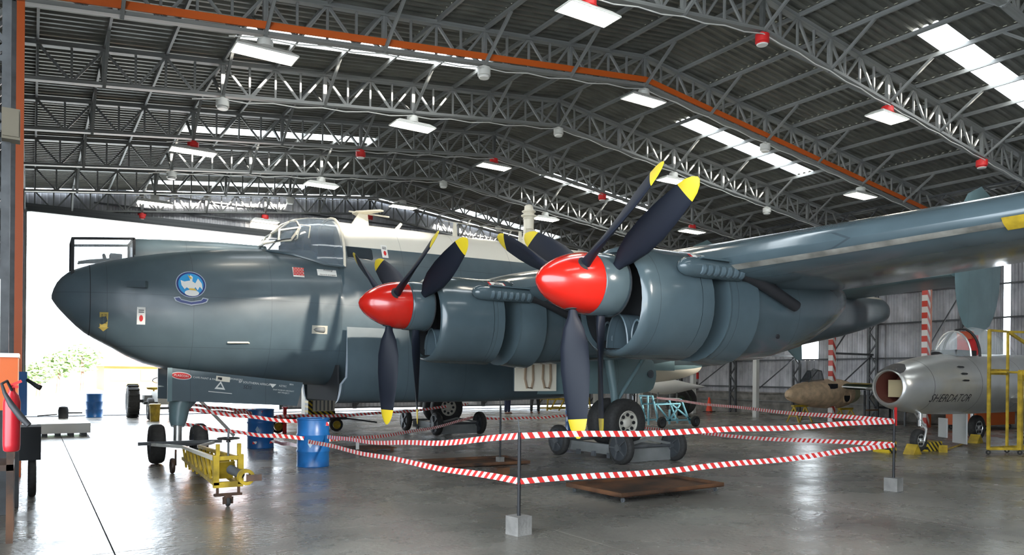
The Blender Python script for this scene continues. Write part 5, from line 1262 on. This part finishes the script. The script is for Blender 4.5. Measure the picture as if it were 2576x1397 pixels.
b = MB(); L = q_.x-p_.x+1.2; b.lathe([(.02, 0), (.24, .4), (.33, .9), (.34, 1.4), (.28, 2.0), (.16, 2.7), (.02, L+.3)], 24, (p_.x-1.0, 23.2, 1.32), 'X'); b.build('tank_body', M_WHITE, t, 50)
for x in (p_.x-.3, p_.x+.8):
    for y in (23.0, 23.4): MB().bar((x, y, 0), (x, y, 1.08), .05).build('stand_leg', M_STEEL, t)
t = thing('work_stand', 'light blue wheeled tubular work stand behind the near main wheel', 'stand', (18.4, 18.4, 0))
bx = [17.2, 18.35, 19.2]; 
for (p, q) in (((17.25, 18.3, .12), (17.2, 18.3, 1.1)), ((17.7, 18.3, .2), (17.4, 18.3, 1.1)), ((17.7, 18.9, .2), (17.4, 18.9, 1.1)), ((19.2, 18.3, .1), (18.75, 18.3, .95)), ((19.2, 18.9, .1), (18.75, 18.9, .95)), ((17.5, 18.3, .8), (18.7, 18.3, .82)), ((17.5, 18.9, .8), (18.7, 18.9, .82)), ((17.6, 18.3, .25), (19.2, 18.3, .25)), ((17.6, 18.9, .25), (19.2, 18.9, .25)), ((18.2, 18.3, .25), (18.7, 18.3, .8)), ((18.2, 18.3, .25), (17.6, 18.3, .8)), ((18.2, 18.9, .25), (18.2, 18.3, .25)), ((19.2, 18.3, .25), (18.3, 18.3, .8)), ((17.25, 18.3, .5), (17.8, 18.9, .5)), ((18.2, 18.3, .12), (18.2, 18.3, .62)), ((17.4, 18.3, 1.08), (17.4, 18.9, 1.08)), ((18.75, 18.3, .95), (18.75, 18.9, .95))):
    MB().bar(p, q, .05).build('tube', M_CYAN, t)
for x in (17.75, 19.35): b = MB(); wheel(b, (x, 18.2, .2), .2, .09, 'Y', 20, .7); w_ = b.build('wheel', M_RUBBER, t, 50); b = MB(); hub_disc(b, (x, 18.2, .2), .14, .1, 'Y', 14); b.build('hub', M_HUBD, w_, 50)
MB().bbox((17.45, 18.3, .98), (18.7, 18.9, 1.0)).build('step_board', M_STEEL, t)
pe = at(1736, 990, X=29.7); t = thing('fire_extinguisher', 'red fire extinguisher on the far wall above the big tyres', 'extinguisher', (29.7, pe.y, .9))
b = MB(); b.lathe([(.11, .95), (.12, 1.0), (.12, 1.5), (.05, 1.62)], 14, (29.98, pe.y, 0)); b.build('cylinder', M_REDSIGN, t, 50); MB().bbox((30.05, pe.y-.05, .96), (30.19, pe.y+.05, 1.5)).build('bracket', M_STEELD, t); MB().bbox((30.1, pe.y-.15, 1.65), (30.19, pe.y+.15, 2.0)).build('sign_plate', M_REDSIGN, t)
# yellow steps beneath the fuselage
t = thing('step_ladder', 'yellow wheeled steps seen far back beneath the fuselage', 'ladder', (22, 29.6, 0))
for y in (29.2, 29.9):
    for (p, q) in (((20.9, y, .05), (21.0, y, 1.3)), ((21.0, y, 1.0), (23.4, y, 1.3)), ((21.6, y, .05), (22.6, y, 1.6)), ((23.6, y, .05), (23.1, y, 1.9)), ((20.9, y, .15), (23.6, y, .15)), ((21.0, y, .6), (23.4, y, .6))): MB().bar(p, q, .06).build('tube', M_YEL, t)
for k in range(4): MB().bbox((21.7+k*.25, 29.2, .2+k*.35), (21.95+k*.25, 29.9, .23+k*.35)).build('step', M_YEL, t)

# ------------------------------------------------------------------ two people far behind, mostly hidden by the aircraft
def person(x, y, rz, label, shirt, pants, sep):
    root = thing('person', label, 'person', (x, y, 0), rz, local=True)
    def skin(name, V, E, Rr, M, sub=2):
        me = bpy.data.meshes.new(name); me.from_pydata(V, E, []); o = bpy.data.objects.new(name, me); C.objects.link(o)
        mo = o.modifiers.new('s', 'SKIN'); mo.use_smooth_shade = True
        for i, r in enumerate(Rr): me.skin_vertices[0].data[i].radius = (r, r) if not isinstance(r, tuple) else r
        me.skin_vertices[0].data[0].use_root = True
        s2 = o.modifiers.new('d', 'SUBSURF'); s2.levels = sub; s2.render_levels = sub
        dg = bpy.context.evaluated_depsgraph_get(); dg.update(); m2 = bpy.data.meshes.new_from_object(o.evaluated_get(dg)); m2.name = name; bpy.data.objects.remove(o)
        m2.materials.clear(); m2.materials.append(M); n_ = bpy.data.objects.new(name, m2); C.objects.link(n_); n_.parent = root; ORG[n_] = (0, 0, 0); return n_
    V = [(0,0,.95), (0,0,1.2), (0,0,1.42), (0,0,1.52), (0,-.01,1.62), (0,-.02,1.72), (.18,0,1.42), (.22,.02,1.16), (.20,-.06,.92), (-.18,0,1.42), (-.22,.02,1.16), (-.20,-.06,.92), (.10,0,.88), (sep,0,.50), (sep,.02,.09), (-.10,0,.88), (-sep,0,.50), (-sep,.02,.09)]
    E = [(0,1),(1,2),(2,3),(3,4),(4,5),(2,6),(6,7),(7,8),(2,9),(9,10),(10,11),(0,12),(12,13),(13,14),(0,15),(15,16),(16,17)]
    Rr = [(.15,.11),(.15,.10),(.17,.10),.05,.085,.075,.06,.045,.03,.06,.045,.03,.085,.06,.04,.085,.06,.04]
    V_ = skin('body', V, E, Rr, M_SKIN)
    skin('trousers', [(0,0,.98), (.10,0,.86), (sep,0,.48), (sep,.02,.07), (-.10,0,.86), (-sep,0,.48), (-sep,.02,.07)], [(0,1),(1,2),(2,3),(0,4),(4,5),(5,6)], [(.17,.12),.10,.08,.07,.10,.08,.07], pants)
    skin('shirt', [(0,0,1.0), (0,0,1.2), (0,0,1.42), (.18,0,1.42), (.225,.02,1.2), (-.18,0,1.42), (-.225,.02,1.2)], [(0,1),(1,2),(2,3),(3,4),(2,5),(5,6)], [(.17,.13),(.165,.12),(.18,.12),.08,.065,.08,.065], shirt)
    b = MB(); b.sphere((0,.01,1.71), (.088,.10,.09), 16); h_ = b.build('hair', M_BLACK, root, 60)
    for s in (-1, 1): b = MB(); b.sphere((s*sep, -.05, .045), (.055, .14, .045), 12); b.build('shoe', mat('shoe_brown', (.12, .05, .03), .6), root, 60)
    for s in (-1, 1):
        for k in range(5): b = MB(); b.tube([(s*(.20+.0), -.07-.015*(k-2), .87), (s*.205, -.08-.018*(k-2), .80), (s*.195, -.085-.016*(k-2), .76+.01*abs(k-2))], [.011, .010, .007], 6); b.build('finger', M_SKIN, V_, 60)
    for s in (-1, 1): b = MB(); b.sphere((s*.032, -.098, 1.69), (.013, .008, .009), 8); b.build('eye', M_BLACK, V_, 60)
    b = MB(); b.sphere((0, -.108, 1.665), (.014, .022, .025), 8); b.build('nose', M_SKIN, V_, 60)
person(18.0, 28.2, .4, 'person in navy trousers standing far back beneath the fuselage, left', M_NAVY, M_NAVY, .12)
person(19.5, 28.2, -.3, 'person in dark trousers with feet apart beside the navy-trousered one', M_STEEL, M_BLACK, .17)
